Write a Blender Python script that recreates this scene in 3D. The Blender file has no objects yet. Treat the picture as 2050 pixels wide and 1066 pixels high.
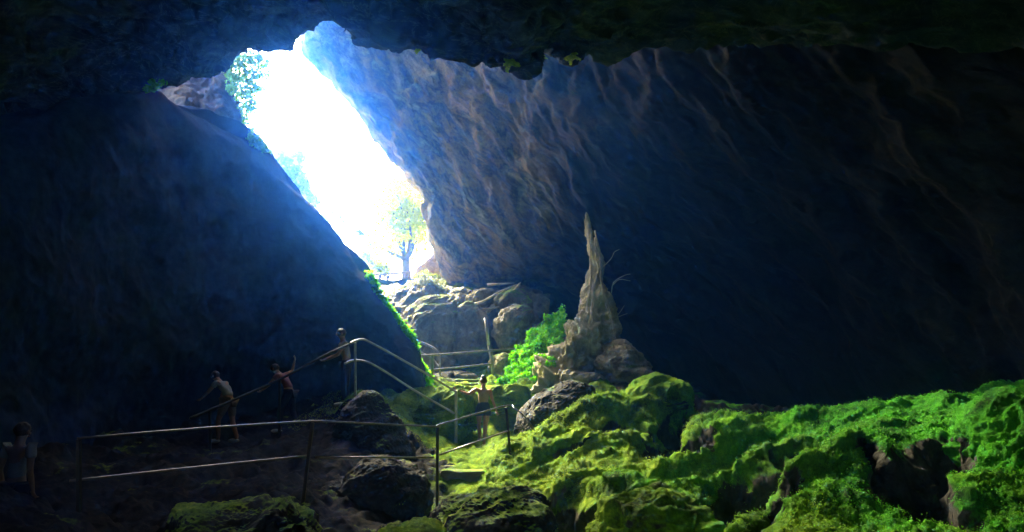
import bpy, bmesh, math, random
import numpy as np
from mathutils import Vector, Matrix
R = math.radians
scene = bpy.context.scene
COL = scene.collection

# ---------------- camera ----------------
F = 1480.0
PITCH = R(12.0)
cam_d = bpy.data.cameras.new("camera"); cam = bpy.data.objects.new("camera", cam_d); COL.objects.link(cam)
cam_d.sensor_width = 36.0; cam_d.lens = 36.0 * F / 2050.0
cam_d.clip_start = 0.05; cam_d.clip_end = 2000.0
cam.location = (0, 0, 0); cam.rotation_euler = (R(90) + PITCH, 0, 0)
scene.camera = cam

# ---------------- light ----------------
SUN_EL, SUN_AZ = R(45.0), R(-36.0)      # azimuth measured from +Y towards +X
to_sun = Vector((math.sin(SUN_AZ) * math.cos(SUN_EL), math.cos(SUN_AZ) * math.cos(SUN_EL), math.sin(SUN_EL)))
world = bpy.data.worlds.new("World"); scene.world = world; world.use_nodes = True
nt = world.node_tree
bg = nt.nodes["Background"]
sky = nt.nodes.new("ShaderNodeTexSky"); sky.sky_type = 'NISHITA'; sky.sun_disc = False
sky.sun_elevation = SUN_EL; sky.sun_rotation = SUN_AZ
sky.air_density = 1.0; sky.dust_density = 4.5; sky.ozone_density = 0.6
nt.links.new(sky.outputs[0], bg.inputs[0]); bg.inputs[1].default_value = 0.15
sun_d = bpy.data.lights.new("sun", 'SUN'); sun_d.energy = 5.0; sun_d.angle = R(14.0); sun_d.color = (1.0, 0.95, 0.84)
sun = bpy.data.objects.new("sun", sun_d); COL.objects.link(sun)
sun.rotation_euler = (-to_sun).to_track_quat('-Z', 'Y').to_euler()
scene.view_settings.view_transform = 'Standard'; scene.view_settings.look = 'None'
scene.view_settings.exposure = 3.8; scene.view_settings.gamma = 1.0
scene.render.engine = 'CYCLES'
scene.cycles.max_bounces = 8; scene.cycles.diffuse_bounces = 2; scene.cycles.volume_bounces = 1
scene.cycles.use_denoising = True
scene.cycles.sample_clamp_indirect = 4.0

# ---------------- maths helpers ----------------
cp, sp = math.cos(PITCH), math.sin(PITCH)
def P(px, py, d):
    """photo pixel and depth in metres -> point in the place"""
    a = (px - 1025.0) / F; b = (533.0 - py) / F
    return np.array((a * d, d * (cp - b * sp), d * (sp + b * cp)))
def pv(px, py, d): return Vector(P(px, py, d))

def _hash(ix, iy, iz, seed):
    h = (ix.astype(np.int64) * 374761393 + iy.astype(np.int64) * 668265263 + iz.astype(np.int64) * 2147483647 + seed * 974634777) & 0xFFFFFFFF
    h = ((h ^ (h >> 13)) * 1274126177) & 0xFFFFFFFF
    h = ((h ^ (h >> 16)) * 2246822519) & 0xFFFFFFFF
    return (h ^ (h >> 15)) & 0xFFFFFFFF
def noise(p, seed=0):
    """gradient noise, p (N,3) -> (N,), about -1..1"""
    p = np.asarray(p, dtype=np.float64); i = np.floor(p).astype(np.int64); f = p - i
    u = f * f * f * (f * (f * 6 - 15) + 10)
    out = 0.0
    for dx in (0, 1):
        wx = u[:, 0] if dx else 1 - u[:, 0]
        for dy in (0, 1):
            wy = u[:, 1] if dy else 1 - u[:, 1]
            for dz in (0, 1):
                wz = u[:, 2] if dz else 1 - u[:, 2]
                h = _hash(i[:, 0] + dx, i[:, 1] + dy, i[:, 2] + dz, seed)
                gx = ((h & 1023) / 511.5 - 1); gy = (((h >> 10) & 1023) / 511.5 - 1); gz = (((h >> 20) & 1023) / 511.5 - 1)
                out = out + wx * wy * wz * (gx * (f[:, 0] - dx) + gy * (f[:, 1] - dy) + gz * (f[:, 2] - dz))
    return out * 1.5
def fbm(p, oct=4, seed=0, gain=0.5):
    a, s, o = 1.0, 1.0, 0.0
    for k in range(oct):
        o = o + a * noise(p * s, seed + k * 17); a *= gain; s *= 2.03
    return o
def ridged(p, oct=4, seed=0, gain=0.5):
    a, s, o = 1.0, 1.0, 0.0
    for k in range(oct):
        o = o + a * (1 - 2 * np.abs(noise(p * s, seed + k * 17))); a *= gain; s *= 2.03
    return o - 0.9
def billow(p, oct=3, seed=0, gain=0.5):
    a, s, o = 1.0, 1.0, 0.0
    for k in range(oct):
        o = o + a * (np.abs(noise(p * s, seed + k * 17)) * 2 - 0.5); a *= gain; s *= 2.03
    return o

def mesh_obj(name, verts, faces, mat, parent=None, smooth=True, attr=None, loc=None):
    me = bpy.data.meshes.new(name)
    verts = np.asarray(verts, dtype=np.float32)
    if loc is not None: verts = verts - np.asarray(loc, dtype=np.float32)
    faces = np.asarray(faces, dtype=np.int32)
    nv, nf, k = len(verts), len(faces), faces.shape[1]
    me.vertices.add(nv); me.vertices.foreach_set("co", verts.ravel())
    me.loops.add(nf * k); me.loops.foreach_set("vertex_index", faces.ravel())
    me.polygons.add(nf)
    me.polygons.foreach_set("loop_start", np.arange(0, nf * k, k, dtype=np.int32))
    me.polygons.foreach_set("loop_total", np.full(nf, k, dtype=np.int32))
    me.polygons.foreach_set("use_smooth", np.full(nf, smooth, dtype=bool))
    me.update(calc_edges=True); me.validate()
    if attr is not None:
        for an, av in attr.items():
            a = me.attributes.new(an, 'FLOAT', 'POINT'); a.data.foreach_set("value", np.asarray(av, dtype=np.float32))
    if mat: me.materials.append(mat)
    o = bpy.data.objects.new(name, me); COL.objects.link(o)
    if loc is not None: o.location = loc
    if parent: o.parent = parent
    return o

def tag(o, label=None, cat=None, group=None, kind=None):
    if label: o["label"] = label
    if cat: o["category"] = cat
    if group: o["group"] = group
    if kind: o["kind"] = kind
    return o
def empty(name, loc):
    o = bpy.data.objects.new(name, None); COL.objects.link(o); o.location = loc; o.empty_display_size = 0.2
    return o

def cr_weights(n, m):
    """Catmull-Rom matrix: m samples along n control points"""
    W = np.zeros((m, n)); t = np.linspace(0, n - 1, m)
    for r, x in enumerate(t):
        k = min(int(x), n - 2); f = x - k
        w = (-.5 * f + f * f - .5 * f ** 3, 1 - 2.5 * f * f + 1.5 * f ** 3, .5 * f + 2 * f * f - 1.5 * f ** 3, -.5 * f * f + .5 * f ** 3)
        for j, ww in zip((k - 1, k, k + 1, k + 2), w):
            if j < 0: W[r, 0] += 2 * ww; W[r, 1] -= ww
            elif j > n - 1: W[r, n - 1] += 2 * ww; W[r, n - 2] -= ww
            else: W[r, j] += ww
    return W
def grid_faces(nu, nv):
    i = np.arange(nu - 1)[:, None] * nv + np.arange(nv - 1)[None, :]
    i = i.ravel()
    return np.stack([i, i + 1, i + nv + 1, i + nv], 1)
def grid_normals(G):
    du = np.gradient(G, axis=0); dv = np.gradient(G, axis=1)
    n = np.cross(du, dv); n /= (np.linalg.norm(n, axis=2, keepdims=True) + 1e-9)
    return n
def C(p):
    if p[0] == 'w': return np.array(p[1:4], dtype=float)
    return P(*p)
def loft(rows, nu, nv):
    A = np.array([[C(p) for p in r] for r in rows])
    Wu = cr_weights(A.shape[0], nu); Wv = cr_weights(A.shape[1], nv)
    return np.einsum('ai,ijk,bj->abk', Wu, A, Wv)
# ---------------- materials ----------------
def new_mat(name):
    m = bpy.data.materials.new(name); m.use_nodes = True
    n = m.node_tree; b = n.nodes["Principled BSDF"]
    return m, n, b
def N(n, t, **kw):
    x = n.nodes.new(t)
    for k, v in kw.items():
        if k.startswith('i_'): x.inputs[k[2:].replace('_', ' ')].default_value = v
        else: setattr(x, k, v)
    return x
def ramp(n, fac, stops, interp='LINEAR'):
    r = n.nodes.new("ShaderNodeValToRGB"); r.color_ramp.interpolation = interp
    e = r.color_ramp.elements
    while len(e) < len(stops): e.new(0.5)
    for k, (p, c) in enumerate(stops):
        e[k].position = p; e[k].color = tuple(c) + (1,) if len(c) == 3 else c
    n.links.new(fac, r.inputs[0]); return r
def mixc(n, fac, a, b, mode='MIX'):
    m = n.nodes.new("ShaderNodeMix"); m.data_type = 'RGBA'; m.blend_type = mode
    L = n.links
    for s, v in ((0, fac), (6, a), (7, b)):
        if hasattr(v, 'links') or isinstance(v, bpy.types.NodeSocket): L.new(v, m.inputs[s])
        else: m.inputs[s].default_value = v if s == 0 else (tuple(v) + (1,) if len(v) == 3 else v)
    return m.outputs[2]
def math_n(n, op, a, b=0.0, c=None, clamp=False):
    m = n.nodes.new("ShaderNodeMath"); m.operation = op; m.use_clamp = clamp
    for s, v in ((0, a), (1, b), (2, c)):
        if v is None: continue
        if isinstance(v, bpy.types.NodeSocket): n.links.new(v, m.inputs[s])
        else: m.inputs[s].default_value = v
    return m.outputs[0]

def hue_by_place(n, pos):
    """sunlit and dimmer light painted as moss hue: yellow-green towards the path, pure green deeper in the cave, with a ragged border"""
    sx = N(n, "ShaderNodeSeparateXYZ"); n.links.new(pos, sx.inputs[0])
    q = N(n, "ShaderNodeTexNoise", i_Scale=0.5, i_Detail=5.0, i_Roughness=0.7); n.links.new(pos, q.inputs["Vector"])
    f = math_n(n, 'MULTIPLY_ADD', sx.outputs[0], 0.22, math_n(n, 'MULTIPLY_ADD', q.outputs[0], 2.6, -1.45))
    return math_n(n, 'MULTIPLY', f, 1.0, clamp=True)
def rock_mat(name, cols, streak=None, streak_rot=(0, 0, 0), scale=1.0, moss=False, mosscol=None, bump=0.25, rough=0.85, moss_bias=0.0, veins=0.0, spec=0.25, dist=1.0):
    """limestone: three colours by large and streaked noise, bump; optional moss on faces that look up, where attribute 'moss' allows it"""
    m, n, b = new_mat(name); L = n.links
    tc = N(n, "ShaderNodeTexCoord"); geo = N(n, "ShaderNodeNewGeometry")
    pos = geo.outputs["Position"]
    mp = N(n, "ShaderNodeMapping"); mp.vector_type = 'TEXTURE'; L.new(pos, mp.inputs[0])
    mp.inputs["Rotation"].default_value = streak_rot
    mp.inputs["Scale"].default_value = streak or (1, 1, 1)
    n1 = N(n, "ShaderNodeTexNoise", i_Scale=0.55 * scale, i_Detail=8.0, i_Roughness=0.62, i_Distortion=0.6 * dist); L.new(mp.outputs[0], n1.inputs["Vector"])
    n2 = N(n, "ShaderNodeTexNoise", i_Scale=2.2 * scale, i_Detail=10.0, i_Roughness=0.7, i_Distortion=1.4 * dist); L.new(mp.outputs[0], n2.inputs["Vector"])
    n3 = N(n, "ShaderNodeTexNoise", i_Scale=7.0 * scale, i_Detail=8.0, i_Roughness=0.75); L.new(pos, n3.inputs["Vector"])
    f = math_n(n, 'ADD', math_n(n, 'MULTIPLY', n1.outputs[0], 0.6), math_n(n, 'MULTIPLY', n2.outputs[0], 0.4))
    st = [(0.36 + 0.28 * k / (len(cols) - 1), c) for k, c in enumerate(cols)]
    c = ramp(n, f, st).outputs[0]
    dk = ramp(n, n3.outputs[0], [(0.3, (0.45,) * 3), (0.55, (1.0,) * 3), (0.8, (1.35,) * 3)]).outputs[0]
    c = mixc(n, 0.8, c, dk, 'MULTIPLY')
    if veins:
        n4 = N(n, "ShaderNodeTexNoise", i_Scale=1.6 * scale, i_Detail=5.0, i_Roughness=0.6, i_Distortion=2.5 * dist); L.new(mp.outputs[0], n4.inputs["Vector"])
        v = math_n(n, 'ABSOLUTE', math_n(n, 'SUBTRACT', n4.outputs[0], 0.5))
        vm = ramp(n, v, [(0.0, (1,) * 3), (0.018, (0,) * 3)]).outputs[0]
        c = mixc(n, math_n(n, 'MULTIPLY', vm, veins), c, (0.55, 0.52, 0.42))
    aw = N(n, "ShaderNodeAttribute", attribute_name="shaded")
    c = mixc(n, aw.outputs['Fac'], c, mixc(n, 1.0, c, (0.028, 0.045, 0.036), 'MULTIPLY'))  # painted shade: this attribute darkens the rock colour
    hgt = math_n(n, 'ADD', math_n(n, 'MULTIPLY', n2.outputs[0], 0.8), math_n(n, 'MULTIPLY', n3.outputs[0], 0.45))
    rough_v = rough
    if moss:
        mc = mosscol or [(0.022, 0.04, 0.0015), (0.12, 0.23, 0.0025), (0.31, 0.42, 0.004)]
        at = N(n, "ShaderNodeAttribute", attribute_name="moss")
        sep = N(n, "ShaderNodeSeparateXYZ"); L.new(geo.outputs["Normal"], sep.inputs[0])
        k1 = N(n, "ShaderNodeTexNoise", i_Scale=1.1, i_Detail=6.0, i_Roughness=0.65); L.new(pos, k1.inputs["Vector"])
        up = math_n(n, 'MULTIPLY_ADD', sep.outputs[2], 0.55, math_n(n, 'MULTIPLY_ADD', k1.outputs[0], 1.5, -0.75 + moss_bias))
        up = math_n(n, 'ADD', up, math_n(n, 'SUBTRACT', at.outputs["Fac"], 0.5))
        mk = ramp(n, up, [(0.12, (0,) * 3), (0.3, (1,) * 3)]).outputs[0]
        g1 = N(n, "ShaderNodeTexNoise", i_Scale=1.7, i_Detail=6.0, i_Roughness=0.7); L.new(pos, g1.inputs["Vector"])
        g2 = N(n, "ShaderNodeTexNoise", i_Scale=22.0, i_Detail=7.0, i_Roughness=0.8); L.new(pos, g2.inputs["Vector"])
        gg = math_n(n, 'ADD', math_n(n, 'MULTIPLY', g1.outputs[0], 0.65), math_n(n, 'MULTIPLY', g2.outputs[0], 0.35))
        gc = ramp(n, gg, [(0.38, mc[0]), (0.52, mc[1]), (0.66, mc[2])]).outputs[0]
        gc = mixc(n, hue_by_place(n, pos), gc, mixc(n, 1.0, gc, (0.22, 0.85, 0.5), 'MULTIPLY'))  # dimmer light painted in as a greener moss
        c = mixc(n, mk, c, gc)
        hm = math_n(n, 'MULTIPLY', g2.outputs[0], 1.8)
        mm = N(n, "ShaderNodeMix"); mm.data_type = 'FLOAT'; L.new(mk, mm.inputs[0]); L.new(hgt, mm.inputs[2]); L.new(hm, mm.inputs[3])
        hgt = mm.outputs[0]
    b.inputs["Specular IOR Level"].default_value = spec
    L.new(c, b.inputs["Base Color"])
    b.inputs["Roughness"].default_value = rough_v
    bp = N(n, "ShaderNodeBump", i_Strength=bump, i_Distance=0.12); L.new(hgt, bp.inputs["Height"]); L.new(bp.outputs[0], b.inputs["Normal"])
    return m

def leaf_mat(name, c1, c2, trans=0.5):
    m, n, b = new_mat(name); L = n.links
    geo = N(n, "ShaderNodeNewGeometry")
    k = N(n, "ShaderNodeTexNoise", i_Scale=6.0, i_Detail=3.0); L.new(geo.outputs["Position"], k.inputs["Vector"])
    c = ramp(n, k.outputs[0], [(0.35, c1), (0.65, c2)]).outputs[0]
    L.new(c, b.inputs["Base Color"]); b.inputs["Roughness"].default_value = 0.6; b.inputs["Specular IOR Level"].default_value = 0.12
    t = N(n, "ShaderNodeBsdfTranslucent"); L.new(c, t.inputs[0])
    mx = N(n, "ShaderNodeMixShader"); mx.inputs[0].default_value = trans
    L.new(b.outputs[0], mx.inputs[1]); L.new(t.outputs[0], mx.inputs[2])
    L.new(mx.outputs[0], n.nodes["Material Output"].inputs[0])
    return m
def plain_mat(name, col, rough=0.6, metal=0.0, var=0.25, scale=14.0, bump=0.05):
    m, n, b = new_mat(name); L = n.links
    geo = N(n, "ShaderNodeTexCoord")
    k = N(n, "ShaderNodeTexNoise", i_Scale=scale, i_Detail=6.0, i_Roughness=0.65); L.new(geo.outputs["Object"], k.inputs["Vector"])
    lo = tuple(v * (1 - var) for v in col); hi = tuple(min(1, v * (1 + var)) for v in col)
    L.new(ramp(n, k.outputs[0], [(0.3, lo), (0.7, hi)]).outputs[0], b.inputs["Base Color"])
    b.inputs["Roughness"].default_value = rough; b.inputs["Metallic"].default_value = metal
    bp = N(n, "ShaderNodeBump", i_Strength=bump, i_Distance=0.02); L.new(k.outputs[0], bp.inputs["Height"]); L.new(bp.outputs[0], b.inputs["Normal"])
    return m

M_ceil = rock_mat("cave ceiling rock", [(0.012, 0.02, 0.038), (0.028, 0.04, 0.07), (0.09, 0.10, 0.13)], streak=(2.2, 1.0, 1.0), streak_rot=(0, 0, R(20)), bump=0.35, veins=0.1, spec=.1)  # blue glow of the opening painted into the ceiling rock
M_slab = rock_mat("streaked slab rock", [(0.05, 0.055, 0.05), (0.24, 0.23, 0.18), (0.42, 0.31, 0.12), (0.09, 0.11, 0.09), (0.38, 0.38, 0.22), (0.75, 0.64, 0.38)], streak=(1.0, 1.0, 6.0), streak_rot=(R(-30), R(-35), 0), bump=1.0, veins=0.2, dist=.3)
M_left = rock_mat("left wall rock", [(0.012, 0.022, 0.05), (0.022, 0.036, 0.075), (0.035, 0.045, 0.08)], streak=(1, 1, 3), bump=0.12, spec=.08)  # blue glare beside the opening painted into the wall colour
M_dark = rock_mat("dark cave rock", [(0.035, 0.05, 0.04), (0.06, 0.075, 0.055), (0.1, 0.1, 0.08)], bump=0.5)
M_mid = rock_mat("terrace rock", [(0.045, 0.045, 0.035), (0.14, 0.13, 0.09), (0.36, 0.32, 0.22)], streak=(1, 1, 2.5), bump=0.7, moss=True, moss_bias=-0.35)
M_moss = rock_mat("mossy rock", [(0.012, 0.012, 0.012), (0.03, 0.03, 0.026), (0.10, 0.09, 0.08)], bump=0.7, moss=True, moss_bias=0.25, spec=.12)
M_back = rock_mat("grey brown outer rock", [(0.06, 0.065, 0.08), (0.14, 0.14, 0.16), (0.24, 0.18, 0.14)], bump=.6)
M_darkb = rock_mat("dark wet boulder", [(0.006, 0.006, 0.007), (0.015, 0.015, 0.015), (0.05, 0.048, 0.042)], bump=0.7, moss=True, moss_bias=-.12, spec=.3)  # boulder rock darkened to stand in for shade
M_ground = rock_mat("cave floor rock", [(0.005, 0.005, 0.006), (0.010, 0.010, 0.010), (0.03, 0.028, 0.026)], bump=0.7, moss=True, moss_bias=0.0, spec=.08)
M_outrock = rock_mat("sunlit ochre rock", [(0.2, 0.13, 0.07), (0.4, 0.26, 0.13), (0.5, 0.38, 0.24)], bump=0.5)
# ---------------- cave surfaces ----------------
def sheet(name, rows, nu, nv, mat, disp, label, taper=None, flip=False, kind='structure', attr=None, cat='rock wall'):
    G = loft(rows, nu, nv); n = grid_normals(G)
    if flip: n = -n
    p = G.reshape(-1, 3); nn = n.reshape(-1, 3)
    d = disp(p)
    if taper is not None: d = d * taper(nu, nv).ravel()
    p2 = p + nn * d[:, None]
    at = {'moss': attr(p2)} if attr else None
    o = mesh_obj(name, p2, grid_faces(nu, nv), mat, attr=at)
    tag(o, label, cat if kind != 'structure' else None, kind=kind)
    return o, G

def rot_stretch(p, axis, k):
    """compress coordinates along axis so that noise runs in long streaks along it"""
    a = np.array(axis, float); a /= np.linalg.norm(a)
    return p - np.outer(p @ a, a) * (1 - 1 / k)

# near ceiling
lip = [(-700,420,9),(-300,300,11.5),(0,235,13.8),(135,213,15.3),(235,186,16.6),(290,170,16.8),(335,148,16.5),(440,117,15.4),(500,106,14.2),(560,94,13.2),(610,72,12.6),(645,40,12.4),
       (700,44,12.3),(722,78,12.2),(775,82,12.2),(800,105,12.1),(842,94,12.1),(900,104,12),(975,100,12),(1040,128,12),(1085,112,13.2),(1165,112,15.6),(1300,92,16.6),(1500,88,16.6),(1750,84,15.4),(2100,80,14),(2700,150,9)]
lw = [P(*q) for q in lip]
def lrow(dy, dz, sx=1.0): return [('w', q[0] * sx, q[1] + dy, q[2] + dz) for q in lw]
def lrow_blocker(dyl, dzl, dy, dz):  # unseen roof behind the lip, added at left to block sky light
    out = []
    for k_, q in enumerate(lw):
        f = 1.0 if lip[k_][0] <= 240 else 0.0
        out.append(('w', q[0], q[1] + dy * (1 - f) + dyl * f, q[2] + dz * (1 - f) + dzl * f))
    return out
rows = [lrow_blocker(14, 13, 8.0, 22), lrow_blocker(9, 8, 2.0, 7), lrow_blocker(1.6, 2, 0.9, 1.6), lrow(0.25, 0.35), lrow(0, 0), lrow(-0.5, -0.1), lrow(-1.6, 0.15), lrow(-4.0, 0.5), lrow(-8, 0.6, 1.1)]
rows.append([('w', q[0] * 1.3, -6.0 , 7.0 - abs(q[0]) * .15) for q in lw])
rows.append([('w', q[0] * 1.3, -14.0, 1.0) for q in lw])
rows.append([('w', q[0] * 1.3, -14.0, -9.0) for q in lw])
def d_ceil(p):
    q = rot_stretch(p, (1, 0.2, 0.15), 2.5)
    r = np.clip((p[:, 1] + 4) / 14, 0, 1)
    return 0.35 * ridged(q * 0.55, 4, 3) + 0.10 * ridged(q * 2.3, 3, 9) + 0.05 * fbm(p * 6, 3, 5)
# uneven rows: dense where seen
def sheet_rows(rows, dens, nv):
    A = np.array([[C(p) for p in r] for r in rows]); Wv = cr_weights(A.shape[1], nv)
    B = np.einsum('ijk,bj->ibk', A, Wv)
    n = B.shape[0]; ts = []
    for k, m in enumerate(dens): ts += list(k + np.arange(m) / m)
    ts.append(n - 1)
    W = np.zeros((len(ts), n))
    full = cr_weights(n, (n - 1) * 200 + 1)
    W = np.array([full[int(round(t * 200))] for t in ts])
    return np.einsum('ai,ibk->abk', W, B)
def sheet2(name, rows, dens, nv, mat, disp, label, kind='structure', attr=None, amp=1.0, cat='rock', shaded=None):
    G = sheet_rows(rows, dens, nv); n = grid_normals(G)
    c = G.reshape(-1, 3); nn = n.reshape(-1, 3)
    # normals towards the cave interior (around (0,12,2))
    s = np.sign(np.einsum('ij,ij->i', nn, np.array((0, 8, 1.0)) - c)); s[s == 0] = 1
    p2 = c + nn * (s * disp(c) * amp)[:, None]
    at = {'moss': attr(p2)} if attr else None
    if shaded: at = dict(at or {}, shaded=shaded(p2))
    o = mesh_obj(name, p2, grid_faces(G.shape[0], G.shape[1]), mat, attr=at)
    tag(o, label, cat if kind != 'structure' else None, kind=kind)
    return o
sheet2("cave_ceiling", rows, [6, 10, 16, 30, 30, 50, 60, 30, 20, 10, 6], 700, M_ceil, d_ceil, "dark rock ceiling with painted blue glow above the cave opening")

# streaked slab right of the opening, running on as the right wall, darkened by painted shade
W_ = 'w'
cols = [
 [(W_,14,46,18),(W_,0,40,38),(W_,0,33,38),(W_,5,27,38),(1350,-1000,18),(1900,-900,16),(W_,14,10,18),(W_,19,2,16),(W_,18,-14,14)],  # unseen top rows, shaped to keep sun off the right mounds
 [(W_,3,46,16),(W_,-4.5,38,30),(W_,-4.8,32,31),(W_,0,26,31),(1350,-240,20),(1900,-240,16),(W_,15,10,11),(W_,18,2,9),(W_,18,-14,8)],
 [(720,10,38),(650,34,27),(W_,-6.3,29,25.5),(1010,-199,22.5),(1350,-160,19.8),(1900,-60,16),(W_,14,10,8),(W_,16,2,7),(W_,17,-14,6)],
 [(740,60,38),(614,74,26.5),(800,60,24),(1040,60,21.5),(1370,60,20),(1900,60,16.5),(W_,13.5,10,6.5),(W_,15,2,6),(W_,16,-14,5)],
 [(800,140,38),(660,145,27),(830,140,24.5),(1060,150,22),(1390,150,20.5),(1900,150,16.5),(W_,13.5,10,5.5),(W_,15,2,5),(W_,16,-14,4)],
 [(840,200,38.5),(706,203,27.3),(865,205,24.8),(1080,220,22.3),(1400,230,21),(1900,230,17),(W_,13.5,10,4.8),(W_,15,2,4),(W_,16,-14,3)],
 [(880,270,39),(752,270,27.6),(905,270,25.3),(1100,280,22.8),(1400,310,21.5),(1900,310,17.5),(W_,13.5,10,4),(W_,15,2,3),(W_,16,-14,2)],
 [(900,330,39),(805,335,28),(945,335,26),(1130,345,23.3),(1410,390,22.5),(1900,390,18),(W_,13.5,10,3),(W_,15,2,2),(W_,16,-14,1)],
 [(930,400,39),(852,392,28.6),(970,400,26.6),(1150,415,24),(1410,470,23.5),(1900,470,18.5),(W_,13.5,10,2),(W_,15,2,1),(W_,16,-14,0)],
 [(945,440,39),(860,425,29),(985,440,27),(1165,470,24.6),(1410,550,24.5),(1900,550,19),(W_,13.5,10,1),(W_,15,2,0),(W_,16,-14,-1)],
 [(960,490,39),(876,490,29.5),(985,500,27.7),(1155,520,25.5),(1410,630,25.5),(1900,640,19.5),(W_,13.5,10,0),(W_,15,2,-1),(W_,16,-14,-2)],
 [(990,540,39),(895,540,29.8),(990,545,28.3),(1130,552,27),(1410,710,26.5),(1900,740,20),(W_,13.5,10,-1),(W_,15,2,-2),(W_,16,-14,-3)],
 [(1010,575,39),(915,575,30),(1000,580,29),(1110,585,30),(1400,800,27),(1900,850,20.5),(W_,13.5,10,-3),(W_,15,2,-4),(W_,16,-14,-5)],
 [(1030,700,39),(950,700,31),(1020,700,31),(1110,720,33),(1400,950,28),(1900,950,21),(W_,13.5,10,-6),(W_,15,2,-7),(W_,16,-14,-8)],
]
slab_dir = P(1000, 420, 26) - P(760, 40, 26) + np.array((0, -1.5, 0))
def d_slab(p):
    w = rot_stretch(p + .22 * np.stack([fbm(p * .8, 2, 7), fbm(p * .8, 2, 8), fbm(p * .8, 2, 9)], 1), slab_dir, 4.0)
    return 0.58 * ridged(w * 0.40, 3, 21) + 0.30 * fbm(w * 0.8, 3, 33) + 0.10 * ridged(w * 1.5, 3, 41) + 0.07 * ridged(rot_stretch(w, slab_dir, 2.2) * 3.2, 3, 43) + 0.03 * fbm(p * 6, 3, 45)
def push(q):
    if q[0] == W_ or q[1] < -200: return q
    return (q[0], q[1], q[2] + 7.0 * min(1, max(0, (450 - q[1]) / 380)) * min(1, max(0, (1450 - q[0]) / 550)))
G0 = [[push(q) for q in c] for c in cols]
sheet2("cave_wall", G0, [4, 6, 22, 32, 32, 32, 32, 32, 32, 32, 32, 20, 10], 640, M_slab, d_slab, "streaked grey and ochre rock slab leaning over the cave opening", amp=0.8, shaded=lambda p: np.clip((p[:, 0] + 0.10 * (p[:, 1] - 20) + 1.3 + 1.2 * fbm(p * .35, 3, 5)) / 4.2, 0, 1))  # shade deepening to the right, painted into the slab colour

# left wall, a smooth leaning mass
sil = [(-900,560,6),(-300,330,11),(0,240,13.5),(135,214,15),(270,186,17),(350,214,18.2),(480,262,19.5),(535,305,20),(600,388,20.2),(660,455,20.2),(735,545,20),(768,612,19.6),(815,685,19),(846,775,18.6)]
foot = [(-900,1500,6.5),(-300,1000,9),(0,980,10.5),(120,960,12),(220,940,13.5),(320,925,14.6),(420,910,15.6),(500,895,16.3),(560,885,16.8),(620,875,17.2),(690,865,17.6),(745,850,17.9),(788,835,18.2),(836,820,18.5)]
def mixp(a, b, t, bulge=0.0):
    return tuple(a[k] * (1 - t) + b[k] * t + (bulge if k == 2 else 0) for k in range(3))
back = [(q[0] - 60, q[1] + 60, q[2] + 9) for q in sil]
back2 = [(q[0] - 20, q[1] + 14, q[2] + 2.2) for q in sil]
foot = [(q[0], q[1] - 4, q[2] + .9) for q in foot]
low = [(q[0], q[1] + 150, q[2]) for q in foot]
rows = [back, back2, [(q[0]-3, q[1]+2, q[2]+.6) for q in sil], sil] + [[mixp(a, b, t, -0.9 * math.sin(math.pi * t ** .6)) for a, b in zip(sil, foot)] for t in (0.05, 0.2, 0.45, 0.72)] + [foot, low]
def d_left(p):
    q = rot_stretch(p, (0.1, 0, 1), 1.8)
    return 0.26 * fbm(p * 0.4, 3, 51) + 0.045 * ridged(p * 1.0, 4, 52) + 0.012 * fbm(p * 5, 3, 53)
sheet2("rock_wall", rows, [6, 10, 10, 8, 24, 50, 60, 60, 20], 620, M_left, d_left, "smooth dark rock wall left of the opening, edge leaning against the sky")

# wall behind, between the ceiling lip and the left wall
rows = [
 [('w',-36,20,24),('w',-28,26,25),('w',-10.6,27,25),('w',-10.6,28.5,25),('w',-12,29.5,25)],  # unseen top row, placed to block sun from the left floor
 [(-300,60,22),(0,20,23.5),(280,40,24.5),(440,60,25),(425,60,32)],
 [(-100,180,22),(250,140,23),(400,130,24),(452,130,24.5),(430,140,32)],
 [(-100,240,21),(270,190,22),(400,190,22.8),(462,200,23.8),(440,205,32)],
 [(-100,300,20),(300,235,21),(400,250,22),(484,262,23),(450,280,32)],
 [(-100,420,20),(300,330,21),(430,380,22),(520,380,23),(480,400,32)],
 [(-100,900,20),(300,900,21),(500,900,22),(620,900,23),(600,900,32)]]
def d_back(p): return 0.35 * ridged(p * 0.5, 4, 61) + 0.1 * ridged(p * 2, 3, 62)
sheet2("back_rock_wall", rows, [10, 30, 40, 40, 20, 10], 260, M_back, d_back, "brownish rock face behind the left wall, below the ceiling lip", amp=.8)

# ---------------- ground ----------------
gp = [(615,1015,10.5),(875,1048,12),(1020,925,13.7),(965,897,17.4),(912,892,16.5),(950,765,20.5),(985,757,20.5),(840,772,19.4),(880,800,18.6),(820,815,17.6),(452,890,15.1),(575,870,15.7),(690,816,15.95),(8,1130,9.0),
      (712,790,15.8),(300,930,12.5),(100,985,10.5),(0,960,8.5),(700,930,13),(760,860,15),(300,1120,8),(600,1150,7.5),(1000,1150,8),
      (1150,960,12),(1300,900,13),(1180,800,17),(1060,800,18.5),(1100,740,21.5),(1250,780,19),(1450,815,17.5),(1700,800,14),(2000,800,12),(1300,1020,9.5),(1600,960,9.5),(1900,950,8.5),
      (1500,1180,6),(2000,1150,6),(920,735,23),(830,735,22),(1200,760,25),(1000,700,25)]
gw = [P(*q) for q in gp] + [np.array(v, float) for v in ((0,0,-1.6),(3,-2,-1.7),(-4,0,-1.6),(-3,3,-1.7),(3,3,-1.3),(0,5,-1.6),(-10,-8,-1),(10,-8,-1),(0,-10,-1.5),(12,4,-.3),(13,12,.3),(-12,4,-1),(-13,10,0),(14,20,-1),(9,22,-1),(-14,18,2),(5,28,2),(-3,30,2),(-8,26,2))]
gw = np.array(gw)
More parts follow.
